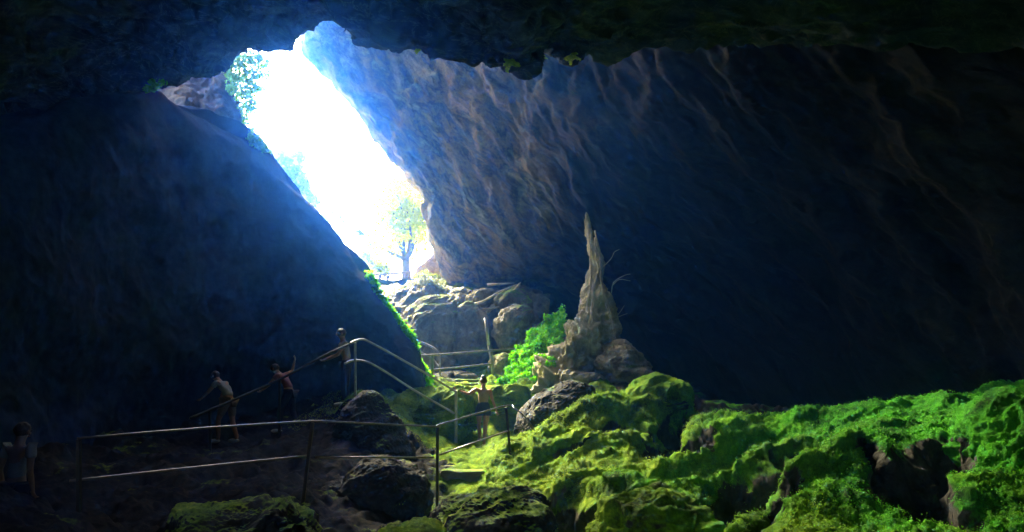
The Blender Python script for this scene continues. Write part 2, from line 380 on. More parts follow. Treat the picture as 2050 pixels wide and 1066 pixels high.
def tps_fit(X, z, lam=0.15):
    n = len(X); d = np.linalg.norm(X[:, None] - X[None], axis=2); K = np.where(d > 0, d * d * np.log(d + 1e-12), 0) + lam * np.eye(n)
    Pm = np.c_[np.ones(n), X]; A = np.block([[K, Pm], [Pm.T, np.zeros((3, 3))]])
    return np.linalg.solve(A, np.r_[z, np.zeros(3)])
_w = tps_fit(gw[:, :2], gw[:, 2])
def ground_base(xy):
    out = np.empty(len(xy))
    for s in range(0, len(xy), 50000):
        q = xy[s:s + 50000]; d = np.linalg.norm(q[:, None] - gw[None, :, :2], axis=2)
        K = np.where(d > 0, d * d * np.log(d + 1e-12), 0)
        out[s:s + 50000] = K @ _w[:len(gw)] + np.c_[np.ones(len(q)), q] @ _w[len(gw):]
    return out
def gz(x, y):
    return float(ground_base(np.array([[x, y]]))[0])
ny, nx = 620, 760
yy = np.concatenate([np.linspace(-14, 5, 60, endpoint=False), np.geomspace(5, 32, ny - 60)])
uu = np.linspace(-1, 1, nx)
half = 4.0 + np.abs(yy - 4) * 0.85
X = uu[None, :] * half[:, None] * (1 + 0 * yy[:, None]); Y = np.repeat(yy[:, None], nx, 1)
xy = np.c_[X.ravel(), Y.ravel()]
z = ground_base(xy)
p = np.c_[xy, z]
z = z + 0.06 * ridged(p * 2.6, 3, 75) * (np.abs(xy[:, 1] - 18) < 3.5) + 0.16 * billow(p * np.array((0.8, 0.8, .8)), 3, 71) + 0.09 * fbm(p * 1.9, 4, 72) + 0.03 * billow(p * 6, 3, 73)
sm = lambda a, b, v: np.clip((v - a) / (b - a), 0, 1)
z = z - 0.9 * sm(.2, 1.2, xy[:, 0]) * sm(5.5, 7, xy[:, 1]) * (1 - sm(14.5, 16.5, xy[:, 1]))
G = np.c_[xy, z]
moss = 0.45 + 0.45 * np.clip((G[:, 0] + 0.9) / 1.0, -1, 1)
moss = np.where((np.abs(G[:, 0] + 2.0) < 1.9) & (G[:, 1] > 15.8) & (G[:, 1] < 20.5), 0.72, moss)
moss = np.where((G[:, 0] > 2.5) & (G[:, 1] > 14.5), .1, moss)
GROUND = (G, ny, nx, moss)
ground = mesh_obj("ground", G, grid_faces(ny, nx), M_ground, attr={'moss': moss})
tag(ground, "uneven dark rock floor of the cave with mossy patches", kind='structure')

# flowing mossy slope in the right foreground
mp_ = [(1000,905,13.7),(1060,862,14),(1120,822,14.4),(1200,780,14.8),(1270,768,15.2),(1345,746,15.8),(1100,882,13.3),(1200,835,13.9),(1280,822,14.3),(1330,800,15),
 (1380,858,14.3),(1360,884,13.9),(1250,872,12.8),(1335,884,12.7),(1150,930,12.1),(1250,920,11.8),(1100,962,11.4),(1300,955,11.2),(1400,935,11.6),
 (1390,824,13.2),(1500,826,13),(1600,815,12.8),(1700,800,12.6),(1800,795,12.6),(1900,790,12.4),(1450,868,12.1),(1550,868,11.7),(1350,905,12),(1450,925,11.1),(1640,850,11.4),
 (1400,958,10.5),(1500,942,10.4),(1570,898,10.5),(1620,885,10.6),
 (1485,1064,7.3),(1520,1000,7.9),(1572,922,8.6),(1640,882,9.1),(1740,862,9.7),(1850,850,10.2),(1600,985,7.5),(1700,935,8.1),(1700,1020,7.1),(1800,950,7.8),(1850,1060,6.7),(1950,1000,7.4),(1920,900,8.7),
 (1965,835,9.2),(2060,792,9.4),(2150,780,9),(1700,812,14.0),(1850,800,13.4),(2050,785,12.4),(2250,770,12),
 (1000,965,11.2),(1100,987,10.8),(1230,967,10.4),(1330,987,10.1),(1400,994,9.9),(1010,1075,10.6),(1100,1068,10.4),(1230,1056,10.0),(1320,1040,9.6),(940,1010,11),(900,1060,10.2)]
mw = [P(*q) for q in mp_]
for q, dz, dd in (((1490,980,10.0), -1.2, 0), ((1545,960,9.6), -1.3, 0), ((1450,1040,9.2), -1.1, 0), ((1610,905,10.0), -.9, 0), ((1700,880,10.4), -.35, 0),
                  ((1200,780,16.2), -.7, 0), ((1100,820,15.8), -.6, 0), ((1345,746,17), -.9, 0), ((1500,826,14.4), -1.0, 0), ((1700,800,13.5), -.5, 0), ((1600,815,14.2), -.9, 0), ((1390,830,14.9), -.9, 0), ((1395,868,13.4), -.6, 0), ((1130,1035,10.2), -.6, 0), ((1250,1020,9.7), -.6, 0)):
    mw.append(P(*q) + np.array((0, 0, dz)))
mw += [np.array(v, float) for v in ((2, 5, -1.9), (5, 4.5, -1.6), (9, 6, -1), (9.5, 12, .1), (9, 17, -.2), (4, 17.5, -.6), (1, 17.8, -.4), (-.6, 13, -1.2), (-.8, 9, -1.9))]
mw = np.array(mw); _g, _wg = gw, _w
gw = mw; _w = tps_fit(mw[:, :2], mw[:, 2], lam=0.02)
ny, nx = 640, 520
xs_ = np.linspace(-1.4, 10, nx); ysn = np.geomspace(5.2, 18.5, ny)
X, Y = np.meshgrid(xs_, ysn, indexing='xy'); xy = np.c_[X.ravel(), Y.ravel()]
z = ground_base(xy) - .12; gw, _w = _g, _wg
gul = np.zeros(len(z))
for pts_, wd, dp in (([(1640,888,10.5),(1560,925,10.3),(1500,965,10.1),(1465,1010,9.8),(1430,1062,9.3)], .5, 1.0), ([(1325,905,12.9),(1360,872,13.6),(1365,845,14.3),(1402,842,14.8)], .42, .9), ([(1030,1012,10.9),(1120,1032,10.4),(1200,1030,10.1),(1275,1018,10.0)], .45, .75),
                     ([(1185,957,12),(1275,945,11.9)], .17, .32), ([(1200,852,13.6),(1295,846,13.9)], .2, .38), ([(1900,1062,7.3),(1850,985,8),(1885,905,9)], .3, .6), ([(1725,905,8.9),(1785,1000,7.7)], .16, .3),
                     ([(1330,925,12.2),(1420,905,12.3)], .15, .28), ([(1090,905,12.9),(1160,885,13.1)], .14, .25), ([(1565,955,8.2),(1505,1015,7.7),(1480,1066,7.2)], .24, .5), ([(1480,1000,9.0),(1400,1020,9.4),(1330,1062,9.0)], .2, .35)):
    A_ = np.array([P(*q)[:2] for q in pts_]); dm = np.full(len(z), 9.0)
    wob = .12 * fbm(np.c_[xy, 0 * z] * 2.2, 3, 71)
    for a1, b1 in zip(A_[:-1], A_[1:]):
        ab = b1 - a1; tt = np.clip(((xy - a1) @ ab) / (ab @ ab), 0, 1); dm = np.minimum(dm, np.linalg.norm(xy - a1 - tt[:, None] * ab, axis=1))
    gk = np.exp(-(np.maximum(dm + wob, 0) / wd) ** 4); z = z - dp * gk; gul = np.maximum(gul, gk)
Gs = np.c_[xy, z].reshape(ny, nx, 3); nn = grid_normals(Gs).reshape(-1, 3); nn *= np.sign(nn[:, 2:3]); p = Gs.reshape(-1, 3)
flow = rot_stretch(p + .35 * np.stack([fbm(p * .7, 2, 61), fbm(p * .7, 2, 62), fbm(p * .7, 2, 63)], 1), (.75, .55, .2), 2.4)
steep = 1 - np.clip(nn[:, 2], 0, 1)
d = .11 * ridged(flow * .9, 3, 201) + .10 * fbm(p * 1.1, 3, 202) + (.03 + .035 * steep) * ridged(flow * 3.0, 3, 203) + .045 * billow(p * 6.5, 2, 204) + .02 * billow(p * 17, 2, 205)
edge_ = sm(-1.4, -.6, p[:, 0]) * sm(18.5, 17, p[:, 1])
big = .20 * ridged(flow * .75 + 9, 2, 211) + .09 * ridged(rot_stretch(p, (1, .2, .1), 1.8) * 1.7, 2, 212)
p2 = p + nn * (d * edge_)[:, None] + np.array((0.1, -1.05, .45)) * (big * edge_ * sm(5.2, 9, p[:, 1]))[:, None]; p2[:, 2] -= (1 - edge_) * .8
ms_ = (.95 - .45 * sm(3.6, 6.5, p[:, 0] + .8 * fbm(p * .6, 2, 66)) - .5 * steep - 1.1 * gul - .75 * (1 - sm(-.2, .7, p[:, 0])) * (1 - sm(11.5, 12.5, p[:, 1])))  # thinned moss paints shade into gullies and the far right side
slope = mesh_obj("moss_slope", p2, grid_faces(ny, nx), M_moss, attr={'moss': ms_})
tag(slope, "flowing slope of moss covered rock on the right of the cave floor", kind='structure')
SLOPE = (p2, ny, nx, ms_)

# wide ground outside and the terrace
def out_z(x, y): return 5.6 + 0.035 * (y - 28)
ys = np.concatenate([np.linspace(29.0, 60, 120), np.geomspace(62, 900, 40)])
us = np.linspace(-1, 1, 160)
Lo = -20 - (ys[:, None] - 26) * 1.2; Hi = -1.3 + np.maximum(ys[:, None] - 36, 0) * 1.3; Xo = Lo + (Hi - Lo) * (us[None] + 1) / 2; Yo = np.repeat(ys[:, None], 160, 1)
po = np.c_[Xo.ravel(), Yo.ravel()]; zo = 5.5 + np.minimum((po[:, 1] - 28) * 0.05, 6)
zo = zo + 0.2 * fbm(np.c_[po, zo] * 0.5, 3, 81)
M_grass = rock_mat("grassy ground", [(0.24, 0.3, 0.08), (0.4, 0.4, 0.2), (0.55, 0.5, 0.36)], bump=0.4)  # kept pale to bounce extra light up onto the slab
og = mesh_obj("terrain", np.c_[po, zo], grid_faces(160, 160), M_grass); tag(og, "bright grassy ground outside the cave", kind='structure')
# ---------------- boulders ----------------
rng = np.random.default_rng(7)
MOSS_SRC = []      # (points, normals, weight) where moss tufts may grow
def cube_sphere(n):
    vs, fs = [], []; off = 0
    t = np.tan(np.linspace(-1, 1, n) * math.pi / 4)
    a, b = np.meshgrid(t, t, indexing='ij'); o = np.ones_like(a)
    for ax, sgn in ((0, 1), (0, -1), (1, 1), (1, -1), (2, 1), (2, -1)):
        c = [None] * 3; c[ax] = o * sgn; c[(ax + 1) % 3] = a * sgn; c[(ax + 2) % 3] = b
        v = np.stack(c, 2).reshape(-1, 3); v /= np.linalg.norm(v, axis=1, keepdims=True)
        vs.append(v); fs.append(grid_faces(n, n) + off); off += n * n
    V = np.concatenate(vs); Fc = np.concatenate(fs)
    # weld seams
    key = np.round(V * 1e5).astype(np.int64); _, idx, inv = np.unique(key, axis=0, return_index=True, return_inverse=True)
    return V[idx], inv.ravel()[Fc]
_cs = {}
def boulder(name, px, py, d, r, label, mat=None, cat="boulder", n=90, seed=1, moss=0.5, group=None, rot=(0, 0, 0), rough=1.0, tuft=1.0, pointy=0.0, parent=None, kind=None, layered=0.0):
    if n not in _cs: _cs[n] = cube_sphere(n)
    V, Fc = _cs[n]
    Rm = np.array(Matrix.Rotation(R(rot[0]), 3, 'X') @ Matrix.Rotation(R(rot[1]), 3, 'Y') @ Matrix.Rotation(R(rot[2]), 3, 'Z'))
    c = C((px, py, d)) if px != 'w' else np.array(py)
    S = V * np.array(r)
    if pointy: S[:, :2] *= (1 - pointy * np.clip(V[:, 2:3], -1, 1) * .9)
    p = S @ Rm.T + c
    nr = (V / np.array(r)) @ Rm.T; nr /= np.linalg.norm(nr, axis=1, keepdims=True)
    m = min(r) ** .5
    o3 = np.array((seed * 7.3, seed * 3.1, seed * 5.7))
    q = (p + o3)
    g = rot_stretch(q, (1.0, .5, .35), 2.2)
    dd = rough * m * (0.26 * fbm(q * 0.8, 3, 91) + 0.15 * ridged(g * 1.3, 3, 92) + 0.05 * ridged(g * 4.2, 3, 93)) + 0.014 * billow(q * 14, 2, 94)
    if layered: dd = dd + layered * ridged(q * np.array((.6, .6, 3.0)), 3, 97)
    p2 = p + nr * dd[:, None]
    attr = {'moss': np.full(len(p2), moss)}
    o = mesh_obj(name, p2, Fc, mat or M_moss, attr=attr, loc=tuple(c), parent=parent)
    if parent is None: tag(o, label, cat if kind != 'structure' else None, group, kind)
    if tuft > 0:
        # face centres and normals for tufts
        a, b_, cc = p2[Fc[:, 0]], p2[Fc[:, 1]], p2[Fc[:, 2]]; fn = np.cross(b_ - a, cc - a); ar = np.linalg.norm(fn, axis=1); fn = fn / (ar[:, None] + 1e-9)
        MOSS_SRC.append(((a + cc) / 2, fn, ar, moss, tuft))
    return o
mg = "moss covered rock mounds on the right of the cave floor"
boulder("mossy_mound", 1318, 812, 15.6, (.75, .8, .62), "small moss covered crest rock at the top end of the tall yellow-green mound", n=80, seed=2, moss=.9, group=mg, rot=(0, -25, 0))
boulder("mossy_mound", 2075, 950, 9.0, (.8, .9, .95), "dark draped mossy mound cut by the right edge of the view", n=110, seed=9, moss=1.05, group=mg, layered=.04)
boulder("mossy_mound", 1310, 1085, 9.0, (.72, .8, .58), "low mound with thin moss ridges at the bottom edge, left of the large round one", n=110, seed=11, moss=.8, group=mg, layered=.08)
boulder("mossy_boulder", 985, 1058, 9.6, (.72, .8, .55), "dark boulder with a mossy shoulder in front of the nearest bare dark stone", n=110, seed=12, moss=.5, mat=M_darkb)
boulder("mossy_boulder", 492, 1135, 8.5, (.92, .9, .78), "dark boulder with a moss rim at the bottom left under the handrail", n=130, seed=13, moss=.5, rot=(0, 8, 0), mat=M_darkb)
boulder("mossy_boulder", 830, 1100, 8.6, (.5, .6, .3), "flat moss topped stone at the bottom edge below the middle handrail post", n=80, seed=16, moss=.95)
boulder("boulder", 770, 992, 12.2, (.72, .7, .56), "rounded bare grey boulder with a thin moss streak behind the near handrail", n=110, seed=17, moss=.2, mat=M_darkb)
boulder("rock_slab", 640, 1003, 12.4, (.85, .7, .42), "low flat grey rock slab beside the left handrail post", n=90, seed=18, moss=.05, rot=(0, -12, 0), cat="rock", mat=M_darkb)
boulder("mossy_boulder", 742, 885, 14.3, (.78, .6, 1.0), "dark pointed boulder with a thin arched moss rim below the stair handrail", n=110, seed=20, moss=.32, pointy=.35, rough=.7, mat=M_darkb)
boulder("mossy_mound", 885, 838, 17.4, (1.0, .9, .62), "moss cushion behind the woman's handrail post, at the foot of the upper path", n=110, seed=21, moss=1.0, group=mg, layered=.05)
boulder("mossy_mound", 1010, 800, 18.6, (.7, .7, .35), "flat moss cushion on the path edge to the right of the woman's shoulder", n=80, seed=22, moss=.9, group=mg)
boulder("boulder", 1110, 830, 16.2, (.98, .8, .62), "smooth dark grey boulder with a pale top edge right of the woman", n=110, seed=23, moss=.25, rot=(0, -32, 0), rough=.6, mat=M_darkb)
boulder("boulder", 1250, 745, 19.5, (.7, .6, .55), "dim grey rock with root-like ridges at the right foot of the pale rock pillar", n=90, seed=24, moss=.3, mat=M_mid, layered=.06)
boulder("boulder", 1032, 668, 23.0, (.62, .6, .85), "upright moss stained rock right of the tall leaning post", n=90, seed=25, moss=.5, mat=M_mid)
boulder("boulder", 1028, 612, 24.2, (.62, .6, .42), "rounded dark rock with a mossy cap under the pale stump", n=80, seed=26, moss=.7, mat=M_mid)
boulder("boulder", 968, 598, 24.8, (.62, .6, .38), "pale sunlit boulder on the terrace edge, left of the old stump", n=80, seed=27, moss=.0, mat=M_mid, rot=(0, -12, 0))
boulder("boulder", 1015, 740, 21.4, (.62, .6, .5), "shaggy yellowish rock beside the foot of the tall leaning post", n=80, seed=28, moss=.6, mat=M_mid)
boulder("boulder", 872, 672, 23.6, (1.15, .8, 1.25), "large smooth greenish-brown rock face behind the short galvanised handrail", n=110, seed=31, moss=.6, mat=M_mid, rough=.6)
boulder("boulder", 945, 678, 23.4, (.62, .6, 1.15), "tall brownish rock between the large rock face and the leaning post", n=90, seed=32, moss=.55, mat=M_mid, rough=.6)
boulder("boulder", 905, 762, 21.4, (.75, .4, .2), "row of low pale kerb stones behind the level barrier", n=70, seed=33, moss=.2, mat=M_mid)
boulder("outcrop", 905, 600, 34, (2.1, 1.6, 2.6), "orange-brown sunlit rock outcrop behind the tree trunk outside the cave", n=110, seed=29, moss=0, mat=M_outrock, cat="rock outcrop", tuft=0, rot=(0, 28, 0), rough=.8)

f_ = grid_faces(SLOPE[1], SLOPE[2]); a_, b_, c_ = (SLOPE[0][f_[:, k]] for k in (0, 1, 2))
fn_ = np.cross(b_ - a_, c_ - a_); ar_ = np.linalg.norm(fn_, axis=1); fn_ = fn_ / (ar_[:, None] + 1e-9); fn_ *= np.sign(fn_[:, 2:3])
MOSS_SRC.append(((a_ + c_) / 2, fn_, ar_, SLOPE[3][f_[:, 0]], 1.0))

f_ = grid_faces(GROUND[1], GROUND[2]); a_, b_, c_ = (GROUND[0][f_[:, k]] for k in (0, 1, 2)); k_ = (np.abs(a_[:, 0] + 2) < 2.6) & (np.abs(a_[:, 1] - 18) < 2.6)
fn_ = np.cross(b_ - a_, c_ - a_)[k_]; ar_ = np.linalg.norm(fn_, axis=1); fn_ = fn_ / (ar_[:, None] + 1e-9); fn_ *= np.sign(fn_[:, 2:3])
MOSS_SRC.append((((a_ + c_) / 2)[k_], fn_, ar_, .72, 1.0))
# terrace rock face under the tree
rows = [
 [(700,585,30),(790,572,29),(850,562,29),(935,577,29),(1040,580,29),(1090,600,29)],
 [(700,600,26),(778,588,26),(845,572,26),(935,588,26),(1040,590,26),(1100,610,26)],
 [(700,620,25.4),(780,602,25.3),(845,590,25.2),(930,600,25),(1040,610,25),(1100,640,25.5)],
 [(720,660,25),(800,650,24.4),(850,640,24),(930,650,24.2),(1030,670,24.4),(1100,690,25)],
 [(740,720,24),(820,700,23.4),(870,690,23),(930,700,23.4),(1030,730,23.6),(1100,740,24)],
 [(760,790,23),(830,760,22.6),(880,750,22.2),(930,750,22.6),(1030,780,22.6),(1100,790,23)],
 [(760,850,22),(830,820,22),(880,820,22),(930,820,22),(1030,830,22),(1100,840,22.5)]]
def d_terr(p): return 0.3 * fbm(p * .6, 3, 101) + 0.14 * ridged(p * np.array((1.0, 1.0, .7)), 3, 103) + .04 * ridged(p * 4, 3, 104)
sheet2("terrace_rock", rows, [10, 20, 40, 50, 50, 20], 300, M_mid, d_terr, "greenish brown rock face under the terrace", attr=lambda p: np.full(len(p), .3))

# pale rooty rock pillar with spreading flank
def pillar(name, axis, label, n1=260, n2=120):
    A = np.array([list(P(*a[:3]) + np.array((0, a[4] * 1.2, 0))) + [a[3], a[4] * 2.2] for a in axis]); W = cr_weights(len(axis), n1); B = W @ A
    th = np.linspace(0, 2 * math.pi, n2)
    X = B[:, None, 0] + np.cos(th)[None] * B[:, None, 3]; Yv = B[:, None, 1] + np.sin(th)[None] * B[:, None, 4]; Z = B[:, None, 2] + 0 * th[None]
    G = np.stack([X, Yv, Z], 2); n = grid_normals(G); cen = B[:, None, :3]
    s = np.sign(((G - cen) * n).sum(2, keepdims=True)); n = n * s
    p = G.reshape(-1, 3); q = rot_stretch(p, (0.15, 0, 1), 2.6)
    seam = 0
    per = np.stack([np.cos(th)[None] * 1.2 + 0 * Z, np.sin(th)[None] * 1.2 + 0 * Z, Z], 2).reshape(-1, 3) + 3
    per = per + .35 * np.stack([fbm(per * 1.2, 2, 1), fbm(per * 1.2, 2, 2), 0 * per[:, 0]], 1)
    d = .30 * ridged(rot_stretch(p, (.5, 0, 1), 1.3) * 1.5, 4, 111) + .2 * fbm(p * 1.1, 2, 119) + .15 * ridged(rot_stretch(p, (.6, 0, 1), 1.6) * 3.6, 3, 112) + .04 * ridged(per * 10, 3, 113)
    p2 = p + n.reshape(-1, 3) * (d * np.repeat(np.clip(B[:, 3] * 1.6, .25, 1.1), n2))[:, None]
    o = mesh_obj(name, p2, grid_faces(n1, n2), M_pillar, attr={'moss': np.full(len(p2), .3)})
    return o
M_pillar = rock_mat("pale rooty rock", [(0.14, 0.13, 0.08), (0.40, 0.37, 0.25), (0.62, 0.57, 0.42)], streak=(1, 1, 3.5), streak_rot=(0, R(12), 0), bump=0.9, moss=True, moss_bias=-0.3)
pil = pillar("rock_pillar", [(1174,425,22.1,.012,.015),(1177,450,22,.045,.05),(1184,490,21.7,.09,.12),(1198,528,21.5,.17,.2),(1190,560,21.4,.22,.25),(1196,598,21.1,.32,.34),(1190,640,20.8,.46,.45),(1166,685,20.4,.56,.5),(1135,735,20,.7,.6),(1085,780,19.6,.55,.6),(1015,822,19.2,.38,.5)], "")
for args in ((1206, 662, 20.9, (.36, .5, .5), "knobbly pale rock on the right shoulder of the rock pillar", 41), (1150, 775, 19.6, (.75, .5, .4), "low pale craggy rock at the front foot of the rock pillar", 42), (1085, 742, 20.6, (.45, .4, .35), "pale craggy rock below the leafy patch on the left flank of the pillar", 47), (1235, 715, 20.3, (.4, .4, .5), "small dark knobbly rock right of the pillar's foot", 43), (1150, 668, 21.2, (.35, .35, .45), "craggy yellowish rock between the leafy patch and the pillar", 44)):
    boulder("boulder", args[0], args[1], args[2], args[3], args[4], mat=M_pillar, n=90, seed=args[5], moss=.3, rough=1.5)
tag(pil, "pale gnarled rock pillar tapering upward against the dark cave wall", "rock pillar")
# ---------------- handrails ----------------
M_metal = plain_mat("weathered rail metal", (0.16, 0.15, 0.16), rough=0.38, metal=0.85, var=.35, scale=9)
M_metal2 = plain_mat("galvanised rail metal", (0.32, 0.30, 0.32), rough=0.42, metal=0.7, var=.3, scale=9)
M_dmetal = plain_mat("dark rail metal", (0.025, 0.022, 0.022), rough=0.7, metal=0.3, var=.35, scale=9)  # darker metal for posts and the rail down the left stairs
M_wood = plain_mat("old wood", (0.22, 0.17, 0.12), rough=0.85, var=.4, scale=20, bump=.3)
def tube_data(pts, r, seg=10, sub=6, smooth=True):
    A = np.array([list(p) for p in pts], float)
    if smooth and len(A) > 2: A = cr_weights(len(A), (len(A) - 1) * sub + 1) @ A
    T = np.gradient(A, axis=0); T /= np.linalg.norm(T, axis=1, keepdims=True) + 1e-9
    rr = np.full(len(A), r) if np.isscalar(r) else np.interp(np.linspace(0, 1, len(A)), np.linspace(0, 1, len(r)), r)
    up = np.array((0, 0, 1.0)) if abs(T[0, 2]) < .9 else np.array((0, 1.0, 0))
    V = []
    for k in range(len(A)):
        a = np.cross(T[k], up); a /= np.linalg.norm(a) + 1e-9; b = np.cross(a, T[k]); up = b
        for j in range(seg):
            t = 2 * math.pi * j / seg; V.append(A[k] + rr[k] * (math.cos(t) * a + math.sin(t) * b))
    Fc = []
    for k in range(len(A) - 1):
        for j in range(seg):
            j2 = (j + 1) % seg; Fc.append((k * seg + j, k * seg + j2, (k + 1) * seg + j2, (k + 1) * seg + j))
    n = len(V); V += [A[0], A[-1]]
    for j in range(seg):
        j2 = (j + 1) % seg
        Fc.append((n, j2, j, j)); Fc.append((n + 1, n - seg + j, n - seg + j2, n - seg + j2))
    return np.array(V), Fc
def poly_obj(name, V, Fc, mat, parent=None, smooth=True, loc=None):
    me = bpy.data.meshes.new(name)
    V = np.asarray(V, float)
    if loc is not None: V = V - np.array(loc)
    me.from_pydata([tuple(v) for v in V], [], [tuple(dict.fromkeys(f)) for f in Fc])
    me.polygons.foreach_set("use_smooth", [smooth] * len(me.polygons))
    if mat: me.materials.append(mat)
    o = bpy.data.objects.new(name, me); COL.objects.link(o)
    if parent: o.parent = parent
    elif loc is not None: o.location = loc
    return o
def tube(name, pts, r, mat, parent, seg=10, sub=6, smooth=True):
    V, Fc = tube_data(pts, r, seg, sub, smooth)
    return poly_obj(name, V, Fc, mat, parent, loc=tuple(parent.location) if parent else None)
def bar(name, a, b, w, mat, parent):
    """square bar from a to b, width w, with slightly bevelled corners"""
    a, b = np.array(a, float), np.array(b, float); h = w / 2; c = w * .12
    T = b - a; T /= np.linalg.norm(T); s = np.cross(T, (0, 1, 0)); s /= np.linalg.norm(s); u = np.cross(s, T)
    prof = [(h - c, -h), (h, -h + c), (h, h - c), (h - c, h), (-h + c, h), (-h, h - c), (-h, -h + c), (-h + c, -h)]
    V = [e + s * x + u * y for e in (a, b) for x, y in prof]
    Fc = [(j, (j + 1) % 8, 8 + (j + 1) % 8, 8 + j) for j in range(8)] + [tuple(range(8))[::-1], tuple(range(8, 16))]
    return poly_obj(name, V, Fc, mat, parent, smooth=False, loc=tuple(parent.location))
def foot_of(px, py, d): return P(px, py, d)
def plate(p, parent, mat):
    p = np.array(p); V = []; 
    for z in (0, .015):
        for x, y in ((-.07, -.07), (.07, -.07), (.07, .07), (-.07, .07)): V.append(p + (x, y, z))
    poly_obj("base_plate", V, [(3, 2, 1, 0), (4, 5, 6, 7), (0, 1, 5, 4), (1, 2, 6, 5), (2, 3, 7, 6), (3, 0, 4, 7)], mat, parent, smooth=False, loc=tuple(parent.location))
g_r = "metal handrails along the cave path"
def railing(name, label, rails, posts, mat, r=.024, w=.045, loc=None, extra=None, group=g_r, cat="handrail", pm=None):
    p0 = P(*posts[0][:3]) if posts else P(*rails[0][0])
    t = empty(name, tuple(p0)); tag(t, label, cat, group)
    for k, pts in enumerate(rails): tube("rail", [P(*q) for q in pts], r, mat, t, sub=8)
    for q in posts:
        top = P(q[3], q[4], q[5]) if len(q) > 5 else None
        bar("post", P(*q[:3]) - np.array((0, 0, .1)), top, q[6] if len(q) > 6 else w, pm or mat, t)
    return t
railing("handrail", "long dark handrail crossing the foreground with a bend up to the right",
  [[(155,878,8.2),(400,858,9.3),(600,845,10.5),(650,844,10.75),(868,854,11.98),(882,850,12.05),(1012,813,13.6),(1030,818,13.55),(1052,836,13.4),(1070,862,13.2)],
   [(140,963,8.2),(380,937,9.35),(615,913,10.6)], [(632,916,10.7),(868,916,12.0)], [(880,911,12.08),(1020,862,13.62)]],
  [(875,1055,12.0,876,856,12.0),(604,1020,10.55,626,846,10.62),(1024,925,13.6,1013,816,13.6),(160,1130,8.2,158,880,8.2)], M_metal, r=.0145, w=.046, pm=M_dmetal)
railing("handrail", "stair handrail with a rounded top bend, the woman's hand on its end post",
  [[(700,688,15.5),(722,680,15.7),(745,688,15.8),(830,735,16.2),(912,784,16.6)],
   [(690,728,15.5),(712,722,15.7),(748,731,15.8),(830,782,16.2),(911,829,16.6)]],
  [(913,905,16.6,913,782,16.6,.06),(712,800,15.65,711,686,15.65)], M_metal2, r=.024)
railing("handrail", "dark handrail sinking to the left down the shadowed stairs beside three people",
  [[(380,838,13.4),(470,800,14.0),(560,760,14.6),(650,712,15.1),(698,690,15.5)]],
  [(560,880,14.6,560,762,14.6),(422,930,13.7,420,820,13.7)], M_dmetal, r=.024)
railing("handrail", "level two-rail barrier across the upper path in front of the terrace rock",
  [[(750,717,19.4),(868,711,20.0),(985,702,20.5),(1030,699,20.9)],[(750,753,19.4),(868,741,20.0),(985,729,20.5)]],
  [(865,778,20.0,866,709,20.0,.06),(990,765,20.55,984,700,20.55,.06)], M_metal, r=.026)
railing("handrail", "short galvanised handrail bending down beside the ivy covered wall edge",
  [[(834,682,21.2),(852,689,21.2),(868,697,21.1),(877,706,21.0),(880,718,21.0),(881,765,20.9)],[(834,702,21.2),(852,711,21.15),(864,717,21.1),(880,737,21.0)]],
  [(832,760,21.3,831,660,21.3,.05)], M_metal2, r=.03)
t = empty("leaning_post", tuple(P(988,758,20.7))); tag(t, "tall rusty leaning post with a broken pipe joint on the upper path", "post")
tube("pipe", [P(988,762,20.7), P(982,712,20.7), P(978,690,20.7)], .035, M_metal2, t, smooth=False)
tube("pipe", [P(978,692,20.7), P(975,660,20.75), P(972,637,20.8)], .045, M_metal2, t, smooth=False)
railing("fence", "pale two-rail fence outside the cave beside the tree",
  [[(735,551,33),(780,549,33.5),(821,545,34)],[(735,576,33),(780,573,33.5),(821,568,34)]],
  [(820,585,34,820,543,34,.14),(742,600,33,742,548,33,.12)], M_wood, r=.05, group=None, cat="fence")

# ---------------- stone steps ----------------
M_step = rock_mat("worn step stone", [(0.06, 0.055, 0.05), (0.12, 0.11, 0.1), (0.2, 0.18, 0.16)], bump=.6, moss=True, moss_bias=-.2)
st = empty("stone_stairs", tuple(P(950,945,13.6))); tag(st, "worn dark stone steps climbing past the woman to the upper path", "stairs")
def step_block(a, b, w, h, dep, seed):
    """rough block: centre a.. local x width w"""
    V, Fc = cube_sphere(22) if 22 not in _cs else _cs[22]
    _cs[22] = (V, Fc)
    B = np.sign(V) * np.abs(V) ** .22; B /= np.abs(B).max()
    p = B * np.array((w / 2, dep / 2, h / 2)) + np.array(a)
    p = p + .03 * np.stack([fbm(p * 3 + seed, 3, 5), fbm(p * 3 + seed, 3, 6), fbm(p * 3 + seed, 3, 7)], 1)
    mesh_obj("step", p, Fc, M_step, attr={'moss': np.full(len(p), .5)}, parent=st, loc=tuple(p.mean(0)))
    o = st.children[-1]; o.location = Vector(o.location) - st.location
pts_c = [P(*q) for q in [(950,940,13.7),(955,918,15.0),(962,900,16.6),(966,893,17.6),(962,856,18.6),(958,815,19.4),(955,778,20.2),(955,760,20.8)]]
Wc = cr_weights(len(pts_c), 18) @ np.array(pts_c)
for k, c in enumerate(Wc): step_block(c - np.array((0, 0, .13)), None, 1.25, .24, .5, k * 3.7)
